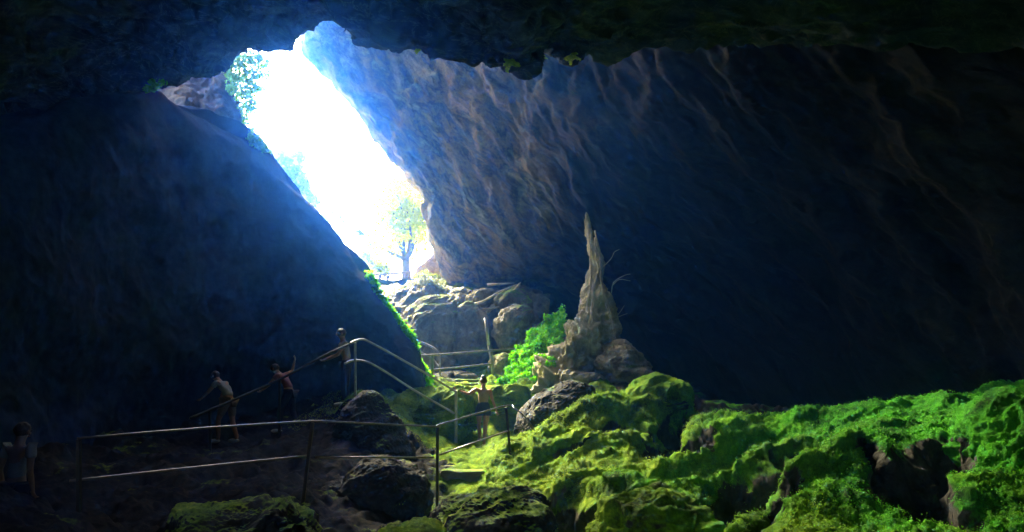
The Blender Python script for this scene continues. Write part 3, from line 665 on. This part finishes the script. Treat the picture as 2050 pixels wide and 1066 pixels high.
# ---------------- people ----------------
def skin_obj(name, chains, mat, parent, root=0, sub=2, extra_mat=None):
    """chains: list of [(point, rx, ry), ...]; equal points are welded; grown with Skin + Subdivision"""
    vs, rad, es, idx = [], [], [], {}
    for ch in chains:
        prev = None
        for pt, rx, ry in ch:
            k = tuple(round(float(c), 4) for c in pt)
            if k not in idx: idx[k] = len(vs); vs.append(k); rad.append((rx, ry))
            if prev is not None and prev != idx[k]: es.append((prev, idx[k]))
            prev = idx[k]
    me = bpy.data.meshes.new(name); me.from_pydata(vs, es, []); 
    o = bpy.data.objects.new(name, me); COL.objects.link(o); o.parent = parent
    md = o.modifiers.new("skin", 'SKIN'); md.use_smooth_shade = True; md.branch_smoothing = 0.6
    lay = me.skin_vertices[0] if me.skin_vertices else None
    if lay is None:
        bm = bmesh.new(); bm.from_mesh(me); bm.verts.layers.skin.verify(); bm.to_mesh(me); bm.free(); lay = me.skin_vertices[0]
    for k, r in enumerate(rad): lay.data[k].radius = r; lay.data[k].use_root = (k == root)
    s = o.modifiers.new("sub", 'SUBSURF'); s.levels = sub; s.render_levels = sub
    me.materials.append(mat); return o
def ell(name, c, r, mat, parent, rot=(0, 0, 0), nz=0.0, n=20):
    if n not in _cs: _cs[n] = cube_sphere(n)
    V, Fc = _cs[n]; Rm = np.array(Matrix.Rotation(rot[2], 3, 'Z') @ Matrix.Rotation(rot[1], 3, 'Y') @ Matrix.Rotation(rot[0], 3, 'X'))
    p = (V * np.array(r)) @ Rm.T + np.array(c)
    if nz: p = p + V * (nz * billow(p * 22, 2, 5))[:, None]
    o = mesh_obj(name, p, Fc, mat); o.parent = parent; return o
BASE = dict(pel=(0, 0, .93), wai=(0, .01, 1.08), che=(0, .0, 1.28), nec=(0, -.01, 1.42), hd=(0, .02, 1.55), top=(0, .01, 1.63),
 shl=(-.185, 0, 1.37), shr=(.185, 0, 1.37), ell=(-.235, -.03, 1.1), elr=(.235, -.03, 1.1), wrl=(-.23, .05, .87), wrr=(.23, .05, .87),
 hpl=(-.085, 0, .88), hpr=(.085, 0, .88), knl=(-.1, .02, .49), knr=(.1, .02, .49), anl=(-.1, -.02, .09), anr=(.1, -.02, .09), tol=(-.11, .15, .03), tor=(.11, .15, .03))
def V3(a): return np.array(a, float)
def person(label, loc, yaw, pose, skin, top, bottom, hair, shoes, H=1.68, female=False, fingers=True, bun=False, long_trousers=True, sleeves=True, skirt=False):
    J = {k: V3(v) for k, v in BASE.items()}
    for k, v in pose.items(): J[k] = V3(v)
    s = H / 1.68
    t = empty("person", tuple(loc)); t.rotation_euler[2] = yaw; t.scale = (s, s, s); tag(t, label, "person")
    w = .9 if female else 1.0
    ch = [[(J['pel'], .13 * w, .10), (J['wai'], .115 * w, .085), (J['che'], .15 * w, .10), ((J['che'] + J['nec']) / 2, .10 * w, .075), (J['nec'], .056, .055), (J['nec'] * .5 + J['hd'] * .5 + (0, 0, -.01), .056, .062), (J['hd'], .07, .088), (J['top'], .05, .06)]]
    for sd in 'lr':
        S, E, Wr = J['sh' + sd], J['el' + sd], J['wr' + sd]
        ch.append([(J['che'], .15 * w, .10), (S, .056 * w, .056), ((S * .5 + E * .5), .045 * w, .045), (E, .038 * w, .038), ((E * .4 + Wr * .6), .033 * w, .033), (Wr, .024, .021)])
        dv = Wr - E; dv /= np.linalg.norm(dv); hd = Wr + dv * .055
        side = np.cross(dv, (0, 0, 1.0) if abs(dv[2]) < .8 else (0, 1.0, 0)); side /= np.linalg.norm(side); pal = np.cross(side, dv)
        ch[-1] += [(hd, .034, .016)]
        if fingers:
            for q, (o_, L_) in enumerate(((-.026, .062), (-.009, .074), (.009, .07), (.026, .055))):
                b = hd + side * o_ * .8 + dv * .012
                ch.append([(hd, .034, .016), (b, .011, .011), (b + dv * L_ * .55 + pal * .012, .009, .009), (b + dv * L_ + pal * .045, .007, .007)])
            b = Wr + dv * .025 - side * .028; ch.append([(hd, .034, .016), (b, .011, .011), (b - side * .022 + dv * .03 + pal * .012, .009, .009)])
        Hp, K, A, T = J['hp' + sd], J['kn' + sd], J['an' + sd], J['to' + sd]
        ch.append([(J['pel'], .13 * w, .10), (Hp, .09 * w, .09), ((Hp + K) / 2, .075 * w, .078), (K, .054, .056), ((K * .6 + A * .4), .052, .054), (A, .036, .038), ((A * .4 + T * .6) + (0, 0, -.005), .038, .03), (T, .032, .022)])
    body = skin_obj("body", ch, skin, t)
    # face, ears
    hd = J['hd']; up = J['top'] - J['nec']; up /= np.linalg.norm(up)
    f = np.array((0, 1.0, 0))
    if 'look' in pose: f = V3(pose['look']); f /= np.linalg.norm(f)
    r = np.cross(f, up); r /= np.linalg.norm(r)
    ell("nose", hd + f * .098 - up * .015, (.012, .016, .02), skin, t, n=8)
    for sg in (-1, 1):
        ell("ear", hd + r * .08 * sg, (.012, .02, .03), skin, t, n=8)
        ell("eye", hd + f * .083 + r * .031 * sg + up * .015, (.012, .01, .008), M_eye, t, n=8)
    ell("mouth", hd + f * .088 - up * .05, (.022, .008, .007), M_lip, t, n=8)
    # clothes
    g = .016
    tp = [[(J['pel'] + (0, 0, .03), .13 * w + g, .10 + g), (J['wai'], .115 * w + g, .085 + g), (J['che'], .15 * w + g, .10 + g), ((J['che'] + J['nec']) / 2 + (0, 0, -.01), .11 * w, .08)]]
    if sleeves:
        for sd in 'lr': tp.append([(J['che'], .15 * w + g, .10 + g), (J['sh' + sd], .056 * w + g, .056 + g), (J['sh' + sd] * .45 + J['el' + sd] * .55, .05 + g, .05 + g)])
    skin_obj("shirt" if sleeves else "top", tp, top, t)
    if skirt:
        # a flared skirt: lathe between the hips and mid thigh
        n1, n2 = 14, 40; th = np.linspace(0, 2 * math.pi, n2, endpoint=False); Vv = []
        a0 = J['pel'] + (0, 0, .13); k0 = (J['knl'] + J['knr']) / 2 * .45 + J['pel'] * .55
        for i_ in range(n1):
            u = i_ / (n1 - 1); c_ = a0 * (1 - u) + k0 * u; rad = .115 + .10 * u ** .6
            for a_ in th: Vv.append(c_ + np.array((math.cos(a_) * rad * (1 + .05 * u * math.sin(9 * a_)), math.sin(a_) * rad * .82 * (1 + .05 * u * math.sin(9 * a_)), 0)))
        Fv = [(i_ * n2 + j, i_ * n2 + (j + 1) % n2, (i_ + 1) * n2 + (j + 1) % n2, (i_ + 1) * n2 + j) for i_ in range(n1 - 1) for j in range(n2)]
        o = poly_obj("skirt", Vv, Fv, bottom, t)
    else:
        bt = []
        for sd in 'lr':
            Hp, K, A = J['hp' + sd], J['kn' + sd], J['an' + sd]
            c_ = [(J['pel'], .13 * w + g, .10 + g), (Hp, .09 * w + g, .09 + g), ((Hp + K) / 2, .075 * w + g, .078 + g)]
            if long_trousers: c_ += [(K, .06 + g, .06 + g), (K * .5 + A * .5, .05 + g, .055 + g), (A * .9 + K * .1, .045 + g, .045 + g)]
            else: c_ += [(K * .85 + Hp * .15, .066 + g, .066 + g)]
            bt.append(c_)
        skin_obj("trousers" if long_trousers else "shorts", bt, bottom, t)
    hc = hd + up * .03 - f * .018
    ell("hair", hc, (.084, .10, .096), hair, t, rot=(math.atan2(-f[2], 1), 0, math.atan2(-f[0], f[1])), nz=.006)
    if bun: ell("hair_bun", hd + up * .10 - f * .075, (.05, .045, .045), hair, t, nz=.008)
    for sd in 'lr':
        A, T = J['an' + sd], J['to' + sd]; c_ = A * .45 + T * .55 + (0, 0, -.005); dv = T - A
        ell("shoe", c_, (.048, .135, .045), shoes, t, rot=(0, 0, math.atan2(-dv[0], dv[1])), n=12)
    return t
M_eye = plain_mat("dark eye", (0.03, 0.02, 0.02), rough=.2)
M_lip = plain_mat("lips", (0.35, 0.12, 0.1), rough=.5)
M_skin = plain_mat("tanned skin", (0.30, 0.14, 0.08), rough=.5, var=.12)
M_skin2 = plain_mat("skin", (0.25, 0.14, 0.1), rough=.55, var=.12)
M_hair = plain_mat("brown hair", (0.035, 0.02, 0.013), rough=.5, var=.4, scale=60, bump=.4)
M_hair2 = plain_mat("grey hair", (0.3, 0.3, 0.3), rough=.6, var=.3, scale=60, bump=.4)
M_white = plain_mat("pale shirt cloth", (0.2, 0.2, 0.2), rough=.85, var=.1, bump=.2)
M_beige = plain_mat("beige top cloth", (0.27, 0.19, 0.11), rough=.85, var=.15, bump=.2)
M_navy = plain_mat("navy cloth", (0.02, 0.022, 0.05), rough=.8, var=.3, bump=.2)
M_redc = plain_mat("faded red cloth", (0.2, 0.07, 0.06), rough=.85, var=.2, bump=.2)
M_bluec = plain_mat("pale blue cloth", (0.3, 0.38, 0.6), rough=.85, var=.2, bump=.2)
M_shoe = plain_mat("white shoe", (0.55, 0.53, 0.5), rough=.6, var=.15)
M_tan = plain_mat("tan cloth", (0.2, 0.13, 0.08), rough=.85, var=.2, bump=.2)
wb = P(967, 897, 16.9)
person("woman with hair bun and dark skirt on the steps, seen from behind, hand on post", wb, R(8),
 dict(wrl=(-.60, -.06, 1.33), ell=(-.38, -.10, 1.25), shl=(-.165, 0, 1.375), elr=(.22, .0, 1.12), wrr=(.33, .1, .86), shr=(.16, .02, 1.35),
      knl=(-.09, .16, .56), anl=(-.07, .06, .22), tol=(-.07, .22, .17), knr=(.05, .02, .48), anr=(.02, -.02, .09), tor=(.03, .14, .03), look=(.1, .97, -.2)),
 M_skin, M_beige, M_navy, M_hair, M_shoe, H=1.62, female=True, bun=True, sleeves=False, skirt=True)
person("person in a pale grey shirt at the bend of the stair handrail", P(690, 815, 15.95), R(115),
 dict(wrl=(.1, .42, .98), ell=(-.1, .22, 1.08), wrr=(.32, .38, 1.02), elr=(.27, .12, 1.12), shl=(-.15, .08, 1.35), shr=(.2, .08, 1.35), che=(0, .08, 1.26), nec=(0, .1, 1.41), hd=(0, .15, 1.53), top=(0, .16, 1.61)),
 M_skin2, M_white, M_navy, M_hair, M_shoe, H=1.72)
bent = dict(wai=(0, .05, 1.06), che=(0, .2, 1.22), nec=(0, .3, 1.33), hd=(0, .4, 1.43), top=(0, .42, 1.51), shl=(-.17, .22, 1.3), shr=(.17, .22, 1.3), ell=(-.22, .38, 1.08), elr=(.24, .36, 1.08), wrl=(-.16, .58, .95), wrr=(.26, .40, .84),
  knl=(-.1, .16, .5), anl=(-.1, .12, .09), tol=(-.1, .28, .03), knr=(.1, -.05, .47), anr=(.1, -.2, .1), tor=(.1, -.05, .03))
person("person in light shirt and tan shorts leaning over the lower end of the dark handrail", P(452, 888, 15.1), R(75), bent, M_skin, M_white, M_tan, M_hair, M_shoe, H=1.6, long_trousers=False)
b4 = dict(bent); b4.update(wrr=(.34, .1, 1.62), elr=(.36, .15, 1.4))
person("person in a faded red shirt with one arm raised on the dark stairs", P(575, 868, 15.7), R(80), b4, M_skin, M_redc, M_navy, M_hair, M_shoe, H=1.6)
person("person in a pale shirt half cut off by the left edge, deep in shadow", P(8, 1130, 9.0), R(-15), dict(), M_skin2, M_white, M_navy, M_hair, M_shoe, H=1.7)
sit = dict(pel=(0, 0, .12), wai=(0, -.02, .27), che=(0, 0, .47), nec=(0, .02, .61), hd=(0, .05, .74), top=(0, .05, .82), shl=(-.17, 0, .56), shr=(.17, 0, .56), ell=(-.24, .12, .34), elr=(.24, .12, .34), wrl=(-.1, .3, .36), wrr=(.1, .3, .36),
  hpl=(-.09, .05, .1), hpr=(.09, .05, .1), knl=(-.12, .4, .42), knr=(.12, .4, .42), anl=(-.1, .5, .08), anr=(.1, .5, .08), tol=(-.1, .64, .04), tor=(.1, .64, .04))
person("brown haired person sitting outside at the foot of the pale fence, nearer the wall edge", P(760, 589, 32.3), R(160), sit, M_skin, M_tan, M_navy, M_hair, M_shoe)
person("person in pale blue sitting outside under the pale fence, right of another sitter", P(775, 590, 32.3), R(200), sit, M_skin, M_bluec, M_navy, M_hair, M_shoe)
# ---------------- plants ----------------
M_leaf_tree = leaf_mat("tree leaves", (0.36, 0.46, 0.015), (0.66, 0.72, 0.04), .72)
M_leaf_ivy = leaf_mat("ivy leaves", (0.2, 0.5, 0.12), (0.45, 0.75, 0.2), .7)
M_leaf_bush = leaf_mat("pale bush leaves", (0.42, 0.58, 0.08), (0.66, 0.75, 0.2), .75)
M_leaf_bright = leaf_mat("bright creeper leaves", (0.06, 0.36, 0.002), (0.22, 0.62, 0.008), .55)
M_leaf_grey = leaf_mat("grey green shrub leaves", (0.12, 0.15, 0.08), (0.3, 0.33, 0.2), .4)
M_leaf_yel = leaf_mat("yellow green grass", (0.25, 0.36, 0.02), (0.5, 0.55, 0.05), .5)
M_bark = plain_mat("bark", (0.10, 0.08, 0.065), rough=.9, var=.4, scale=6, bump=.4)
M_root = plain_mat("pale root bark", (0.34, 0.30, 0.21), rough=.85, var=.35, scale=8, bump=.3)
def leaf_quads(c, size, nrm=None, spread=1.0, aspect=1.6, droop=0.0):
    """one folded leaf (2 triangles-pairs) per centre"""
    n = len(c); v = rng.normal(size=(n, 3))
    if nrm is not None: v = nrm + spread * .6 * v
    v[:, 2] -= droop
    v /= np.linalg.norm(v, axis=1, keepdims=True) + 1e-9
    w = np.cross(v, rng.normal(size=(n, 3))); w /= np.linalg.norm(w, axis=1, keepdims=True) + 1e-9
    u = np.cross(w, v)
    s = size * rng.uniform(.6, 1.4, n)[:, None]
    a = c - u * s * aspect * .5; b = c + w * s * .5 + v * s * .12; d = c + u * s * aspect * .5; e = c - w * s * .5 + v * s * .12
    V = np.stack([a, b, d, e], 1).reshape(-1, 3); Fc = np.arange(4 * n).reshape(-1, 4)
    return V, Fc
def leaves(name, c, size, mat, parent=None, **kw):
    loc = tuple(parent.location) if parent else tuple(c.mean(0))
    V, Fc = leaf_quads(c, size, **kw)
    o = mesh_obj(name, V, Fc, mat, smooth=False, loc=loc)
    if parent: o.parent = parent; o.location = (0, 0, 0)
    return o
def blobs(centres, radii, n):
    """points near the shells of several balls, clumped"""
    cs = np.array(centres, float); rr = np.array(radii, float); w = rr ** 2; k = rng.choice(len(cs), n, p=w / w.sum())
    v = rng.normal(size=(n, 3)); v /= np.linalg.norm(v, axis=1, keepdims=True)
    return cs[k] + v * (rr[k] * rng.uniform(.35, 1.05, n))[:, None]

# tree outside, 34 m away
def branch_set(start, dirs, rr, depth, out, tips, length):
    p = np.array(start, float)
    for d in dirs:
        d = np.array(d, float); d /= np.linalg.norm(d); L = length * rng.uniform(.8, 1.2)
        pts = [p]; q = p.copy(); dd = d.copy()
        for k in range(4):
            dd = dd + rng.normal(size=3) * .22 + np.array((0, 0, .06)); dd /= np.linalg.norm(dd); q = q + dd * L / 4; pts.append(q.copy())
        out.append((pts, [rr, rr * .75, rr * .5])); tips += pts[2:]
        if depth > 0:
            nd = [dd + rng.normal(size=3) * .65 for _ in range(3)]
            branch_set(pts[-1], nd, rr * .5, depth - 1, out, tips, length * .68)
            branch_set(pts[2], [dd + rng.normal(size=3) * .9], rr * .45, depth - 1, out, tips, length * .6)
def join_tubes(name, brs, mat, parent, seg=7):
    Vs, Fs, off = [], [], 0
    for pts, r in brs:
        V, Fc = tube_data(pts, r, seg, 3); Vs.append(V); Fs += [tuple(i + off for i in f) for f in Fc]; off += len(V)
    return poly_obj(name, np.concatenate(Vs), Fs, mat, parent, loc=tuple(parent.location) if parent else None)
base = P(812, 578, 36)
tree = empty("tree", tuple(base)); tag(tree, "sunlit yellow-green tree with a dark forked trunk outside the cave", "tree")
fork = P(812, 520, 36)
brs, tips = [], []
join_tubes("trunk", [([base - (0, 0, .3), P(812, 560, 36), P(813, 535, 36), fork], [.27, .21, .19, .2])], M_bark, tree)
branch_set(fork, [(-.75, .2, .45), (-.25, 0, 1), (.45, .1, .9), (.2, -.3, 1), (-.5, -.4, .8)], .12, 2, brs, tips, 2.35)
join_tubes("limb", brs, M_bark, tree, 6)
tips = np.array(tips)
k = rng.choice(len(tips), 15000); cpt = tips[k] + rng.normal(size=(15000, 3)) * .38
cpx = 1025 + F * cpt[:, 0] / (cpt[:, 1] * cp + cpt[:, 2] * sp)
leaves("crown", cpt[cpx > 735], .12, M_leaf_tree, tree)

# pale bush on the far slope
def bush(name, label, centres, radii, n, size, mat, cat="bush", stems=True, group=None, **kw):
    cs = [C(c) for c in centres]; b0 = cs[int(np.argmin([c[2] for c in cs]))] - (0, 0, min(radii))
    t = empty(name, tuple(b0)); tag(t, label, cat, group)
    c = blobs(cs, radii, n)
    leaves("foliage", c, size, mat, t, **kw)
    if stems:
        join_tubes("stems", [([b0, (b0 + q) / 2 + rng.normal(size=3) * .1, q], [.05, .03, .012]) for q in cs] + [([q, q + rng.normal(size=3) * r * .6, q + rng.normal(size=3) * r], [.015, .01, .005]) for q, r in zip(cs, radii) for _ in range(3)], M_bark, t, 5)
    return t
bush("bush", "pale green bush outside behind the upper edge of the left wall", [(560,312,36),(590,330,36),(570,345,36),(600,365,36),(612,392,36),(590,370,36),(628,408,36),(600,308,36),(645,440,36)], [.66,.7,.75,.66,.66,.75,.46,.4,.4], 5000, .12, M_leaf_bush)
bush("bush", "low pale foliage outside left of the tree, above the wall edge", [(735,520,34),(750,535,34),(770,540,34),(728,505,34)], [.35,.4,.35,.3], 1300, .08, M_leaf_tree)
bush("shrub", "grey-green dry shrub spilling over the terrace edge below the fence", [(800,598,26),(825,585,26),(850,575,26),(875,582,26),(900,595,26),(845,600,25.5),(880,608,25.5),(818,612,25.3)], [.4,.42,.45,.42,.35,.4,.35,.3], 6500, .06, M_leaf_grey, cat="shrub")
bush("grass_tuft", "bright yellow-green weeds along the foot of the slab by the terrace", [(850,556,30),(870,562,30),(895,572,29),(920,580,28.5),(940,588,28),(835,560,30)], [.3,.28,.25,.25,.22,.2], 3200, .07, M_leaf_yel, cat="weeds", stems=False)

# ivy curtain hanging from the lip in the opening
def strand_leaves(strands, per_m, spread, size):
    out = []
    for pts in strands:
        A = np.array([C(p) for p in pts]); L = np.linalg.norm(np.diff(A, axis=0), axis=1).sum(); n = int(L * per_m)
        W = cr_weights(len(A), max(n, 3)) @ A; out.append(W + rng.normal(size=W.shape) * spread)
    return np.concatenate(out)
iv = empty("ivy_curtain", tuple(P(490, 110, 23))); tag(iv, "hanging ivy curtain at the upper left corner of the opening", "ivy")
cs = [(450,122,23),(470,118,23),(490,120,23),(510,118,23),(528,128,23),(480,145,23),(500,150,23),(518,150,23),(470,160,23),(500,175,23),(520,178,23),(480,185,23),(498,200,23),(490,222,23),(505,215,23),(492,242,23),(503,262,23),(512,276,22.5),(455,140,23),(535,150,23),(462,178,23)]
rr = [.25,.28,.3,.3,.22,.3,.3,.25,.28,.3,.2,.28,.26,.24,.18,.2,.17,.14,.2,.16,.2]
cpt = blobs([C(c) for c in cs], rr, 2500)
leaves("foliage", cpt, .085, M_leaf_ivy, iv, aspect=1.2)
join_tubes("vine", [([P(450 + 14 * k, 100, 23.2), P(452 + 13 * k, 150, 23.1), P(465 + 9 * k, 200 + rng.uniform(-20, 20), 23), P(478 + 6 * k, 235 + rng.uniform(-20, 20), 23)], [.015, .008]) for k in range(6)] , M_bark, iv, 5)
t = empty("ivy_clump", tuple(P(310, 170, 16))); tag(t, "small bright green leaf clump in the gap under the ceiling at the far left", "ivy")
leaves("foliage", blobs([P(297,178,16.0), P(310,170,16.0), P(323,163,16.0)], [.09,.13,.11], 260), .07, M_leaf_bright, t, aspect=1.2)

# creeper running down the right edge of the left wall
edge = [(500,272,19.6),(515,285,19.7),(535,300,19.9)]
t = empty("creeper", tuple(P(505, 275, 19.6))); tag(t, "small leafy creeper on the top shoulder of the left wall below the ivy curtain", "creeper")
leaves("foliage", strand_leaves([edge] * 3, 220, .07, .06), .06, M_leaf_ivy, t)
edge = [(738,548,19.6),(752,575,19.5),(765,600,19.3),(785,628,19.2),(805,655,19),(826,680,18.8),(829,705,18.7),(828,735,18.7),(840,755,18.6),(858,775,18.5)]
t = empty("creeper", tuple(P(800, 650, 19))); tag(t, "bright green creeper running down the lower right edge of the left wall", "creeper")
leaves("foliage", strand_leaves([edge] * 4 + [edge[2:]] * 3, 160, .055, .06), .055, M_leaf_bright, t)
join_tubes("stems", [([C(e) for e in edge], [.02, .015])], M_bark, t, 6)
bush("creeper", "leafy green plant at the foot of the left wall beside the short galvanised handrail", [(845,745,19.2),(850,762,19),(838,730,19.3)], [.2,.22,.15], 900, .06, M_leaf_bright, cat="creeper", stems=False)

# bright leafy patch left of the pillar
Gp = loft([[(1030,712,21.6),(1080,655,21.9),(1128,618,22.0)],[(1012,758,20.5),(1068,708,20.9),(1130,655,21.4)],[(996,786,19.8),(1056,752,20.0),(1120,690,20.7)],[(1002,800,19.4),(1066,772,19.5),(1112,725,20.0)]], 60, 60)
Gn = grid_normals(Gp); Gn *= np.sign(Gn[:, :, 2:3]); pc = Gp.reshape(-1, 3); pn = Gn.reshape(-1, 3)
pc = pc + pn * (.16 * ridged(pc * 1.4, 3, 401) + .1 * fbm(pc * 3, 2, 402))[:, None]
t = empty("creeper_patch", tuple(pc.mean(0))); tag(t, "vivid green leafy patch on the slope left of the pale rock pillar", "ground plants")
o = mesh_obj("earth", pc, grid_faces(60, 60), M_moss, attr={'moss': np.full(len(pc), 1.0)}, loc=tuple(t.location)); o.parent = t; o.location = (0, 0, 0)
k = rng.choice(len(pc), 16000); V, Fc = leaf_quads(pc[k] + rng.normal(size=(16000, 3)) * .035 + pn[k] * rng.uniform(0, .09, (16000, 1)), .05, nrm=pn[k], spread=1.2)
o = mesh_obj("foliage", V, Fc, M_leaf_bright, smooth=False, loc=tuple(t.location)); o.parent = t; o.location = (0, 0, 0)

# ferns on the lip
def fern(label, px, py, d, s, n=7):
    b = P(px, py, d); t = empty("fern", tuple(b)); tag(t, label, "fern", "ferns on the ceiling lip")
    c, nr = [], []
    for k in range(n):
        a = rng.uniform(0, 2 * math.pi); dv = np.array((math.cos(a), .6 * math.sin(a), rng.uniform(-.1, .7)))
        tt = np.linspace(.05, 1, 14)[:, None]
        mid = b + dv * s * tt + np.array((0, 0, -.5 * s)) * tt ** 2
        side = np.cross(dv, (0, 0, 1.0)); side /= np.linalg.norm(side)
        w = s * .28 * (1 - tt * .8)
        c += list(mid + side * w) + list(mid - side * w) + list(mid)
    leaves("frond", np.array(c), s * .14, M_leaf_yel if s > .1 else M_leaf_bright, t, aspect=2.2)
fern("largest yellow-green fern on the jagged ceiling lip", 1018, 128, 11.75, .17, 11)
fern("middle fern on the jagged ceiling lip, right of the largest one", 1082, 118, 12.9, .15)
fern("rightmost bright fern on the jagged ceiling lip", 1142, 116, 14.1, .2)
fern("small pale fern at the left end of the fern row on the ceiling lip", 838, 100, 11.9, .11)

# thin roots on the pillar and old stump
def root_net(name, label, starts, parent_loc, r0=.03, cat="roots"):
    t = empty(name, tuple(parent_loc)); tag(t, label, cat)
    for s in starts: join_tubes("root", [([C(q) for q in s], [r0, r0 * .7, r0 * .35])], M_root, t, 6)
    return t
rn = []
for k in range(6):
    x = 1178 + rng.uniform(-3, 14); w = rng.uniform(-26, 36)
    rn.append([(x, 455 + rng.uniform(0, 30), 21.4), (x + rng.uniform(-4, 16), 520, 21.1), (1190 + w * .5, 580, 20.7), (1188 + w * 1.1, 640, 20.1), (1180 + w * 1.6, 700 + rng.uniform(-20, 20), 19.6)])
root_net("root_tangle", "tangle of pale roots clinging down the face of the rock pillar", rn, P(1185, 460, 21.4), .02)
rn = [[(1196,545,21),(1222,520,21),(1230,505,21.1),(1240,500,21.2)],[(1200,615,20.8),(1222,592,20.8),(1228,566,20.8),(1250,552,20.9),(1262,549,21)],[(1226,572,20.8),(1240,560,20.8),(1262,563,20.9)],
      [(1215,650,20.6),(1236,632,20.5),(1250,612,20.5)],[(1226,641,20.55),(1240,634,20.5),(1256,628,20.5)],[(1200,600,20.9),(1222,606,20.7),(1232,640,20.6),(1226,665,20.5)]]
root_net("root_spray", "thin bent roots reaching right from the pillar into the dark", rn, P(1205, 560, 21), .015)
rn = [[(935,612,24.2),(965,605,24),(1000,585,24),(1035,570,24.1)],[(975,628,24),(1000,600,24),(1030,582,24),(1042,566,24.2)],[(930,622,24),(985,618,23.8),(1010,610,23.8)],[(975,571,24.5),(1030,567,24.5)],
      [(1040,570,24),(1030,585,23.9),(1045,592,24),(1042,604,24)],[(960,640,24),(975,625,24),(985,610,24)],[(780,625,24.8),(800,640,24.4),(812,652,24.2)],[(812,655,24),(840,630,24.2),(870,620,24.4)]]
root_net("fallen_roots", "pale fallen roots and dead wood on the terrace edge above the leaning post", rn, P(1000, 600, 24), .055, cat="dead wood")

# moss tufts on the lit mounds
cs, ns = [], []
for c, fn, ar, ms, tf in MOSS_SRC:
    dist = np.linalg.norm(c, axis=1)
    k1 = fbm(c * 1.1, 3, 301)
    ok = (fn[:, 2] * .55 + k1 * .5 + (ms - .5) > .22) & (np.einsum('ij,ij->i', fn, c) < 0.25 * dist) & (c[:, 1] < 21)
    pr = ar * ok * tf / np.maximum(dist, 4) ** 0.6
    cs.append((c, fn, pr))
Cc = np.concatenate([x[0] for x in cs]); Fn = np.concatenate([x[1] for x in cs]); Pr = np.concatenate([x[2] for x in cs])
kk = rng.choice(len(Cc), 360000, p=Pr / Pr.sum())
dist = np.linalg.norm(Cc[kk], axis=1)
cc = Cc[kk] + rng.normal(size=(len(kk), 3)) * .02 + Fn[kk] * .008
M_tuft = leaf_mat("moss tufts", (0.08, 0.16, 0.002), (0.26, 0.36, 0.005), .25)
_n = M_tuft.node_tree; _r = [x for x in _n.nodes if x.type == 'VALTORGB'][0]; _g = [x for x in _n.nodes if x.type == 'NEW_GEOMETRY'][0]
_c = mixc(_n, hue_by_place(_n, _g.outputs["Position"]), _r.outputs[0], mixc(_n, 1.0, _r.outputs[0], (0.22, 0.85, 0.5), 'MULTIPLY'))  # tufts take the same painted light hue
for x in _n.nodes:
    if x.type == 'BSDF_PRINCIPLED': _n.links.new(_c, x.inputs[0])
    if x.type == 'BSDF_TRANSLUCENT': _n.links.new(_c, x.inputs[0])
V, Fc = leaf_quads(cc, .0135, nrm=Fn[kk], spread=1.3, aspect=1.5)
tf = mesh_obj("moss", V, Fc, M_tuft, smooth=False); tag(tf, "shaggy moss tufts covering the mounds", kind='stuff')
# ---------------- haze ----------------
m = bpy.data.materials.new("haze air"); m.use_nodes = True; n = m.node_tree  # blue haze added to imitate glare spreading from the opening
for x in list(n.nodes):
    if x.type == 'BSDF_PRINCIPLED': n.nodes.remove(x)
v = n.nodes.new("ShaderNodeVolumePrincipled"); v.inputs["Color"].default_value = (0.04, 0.24, 1.0, 1); v.inputs["Density"].default_value = 0.008; v.inputs["Anisotropy"].default_value = 0.93; v.inputs["Absorption Color"].default_value = (0.9, 0.9, 0.9, 1)
n.links.new(v.outputs[0], n.nodes["Material Output"].inputs["Volume"])
x0, x1, y0, y1, z0, z1 = -60, 60, -20, 75, -14, 34
vs = [(x, y, z) for x in (x0, x1) for y in (y0, y1) for z in (z0, z1)]
fs = [(0, 1, 3, 2), (4, 6, 7, 5), (0, 4, 5, 1), (2, 3, 7, 6), (0, 2, 6, 4), (1, 5, 7, 3)]
hz = mesh_obj("haze", vs, fs, m, smooth=False); tag(hz, "thin blue haze added for the glare around the opening", kind='stuff')
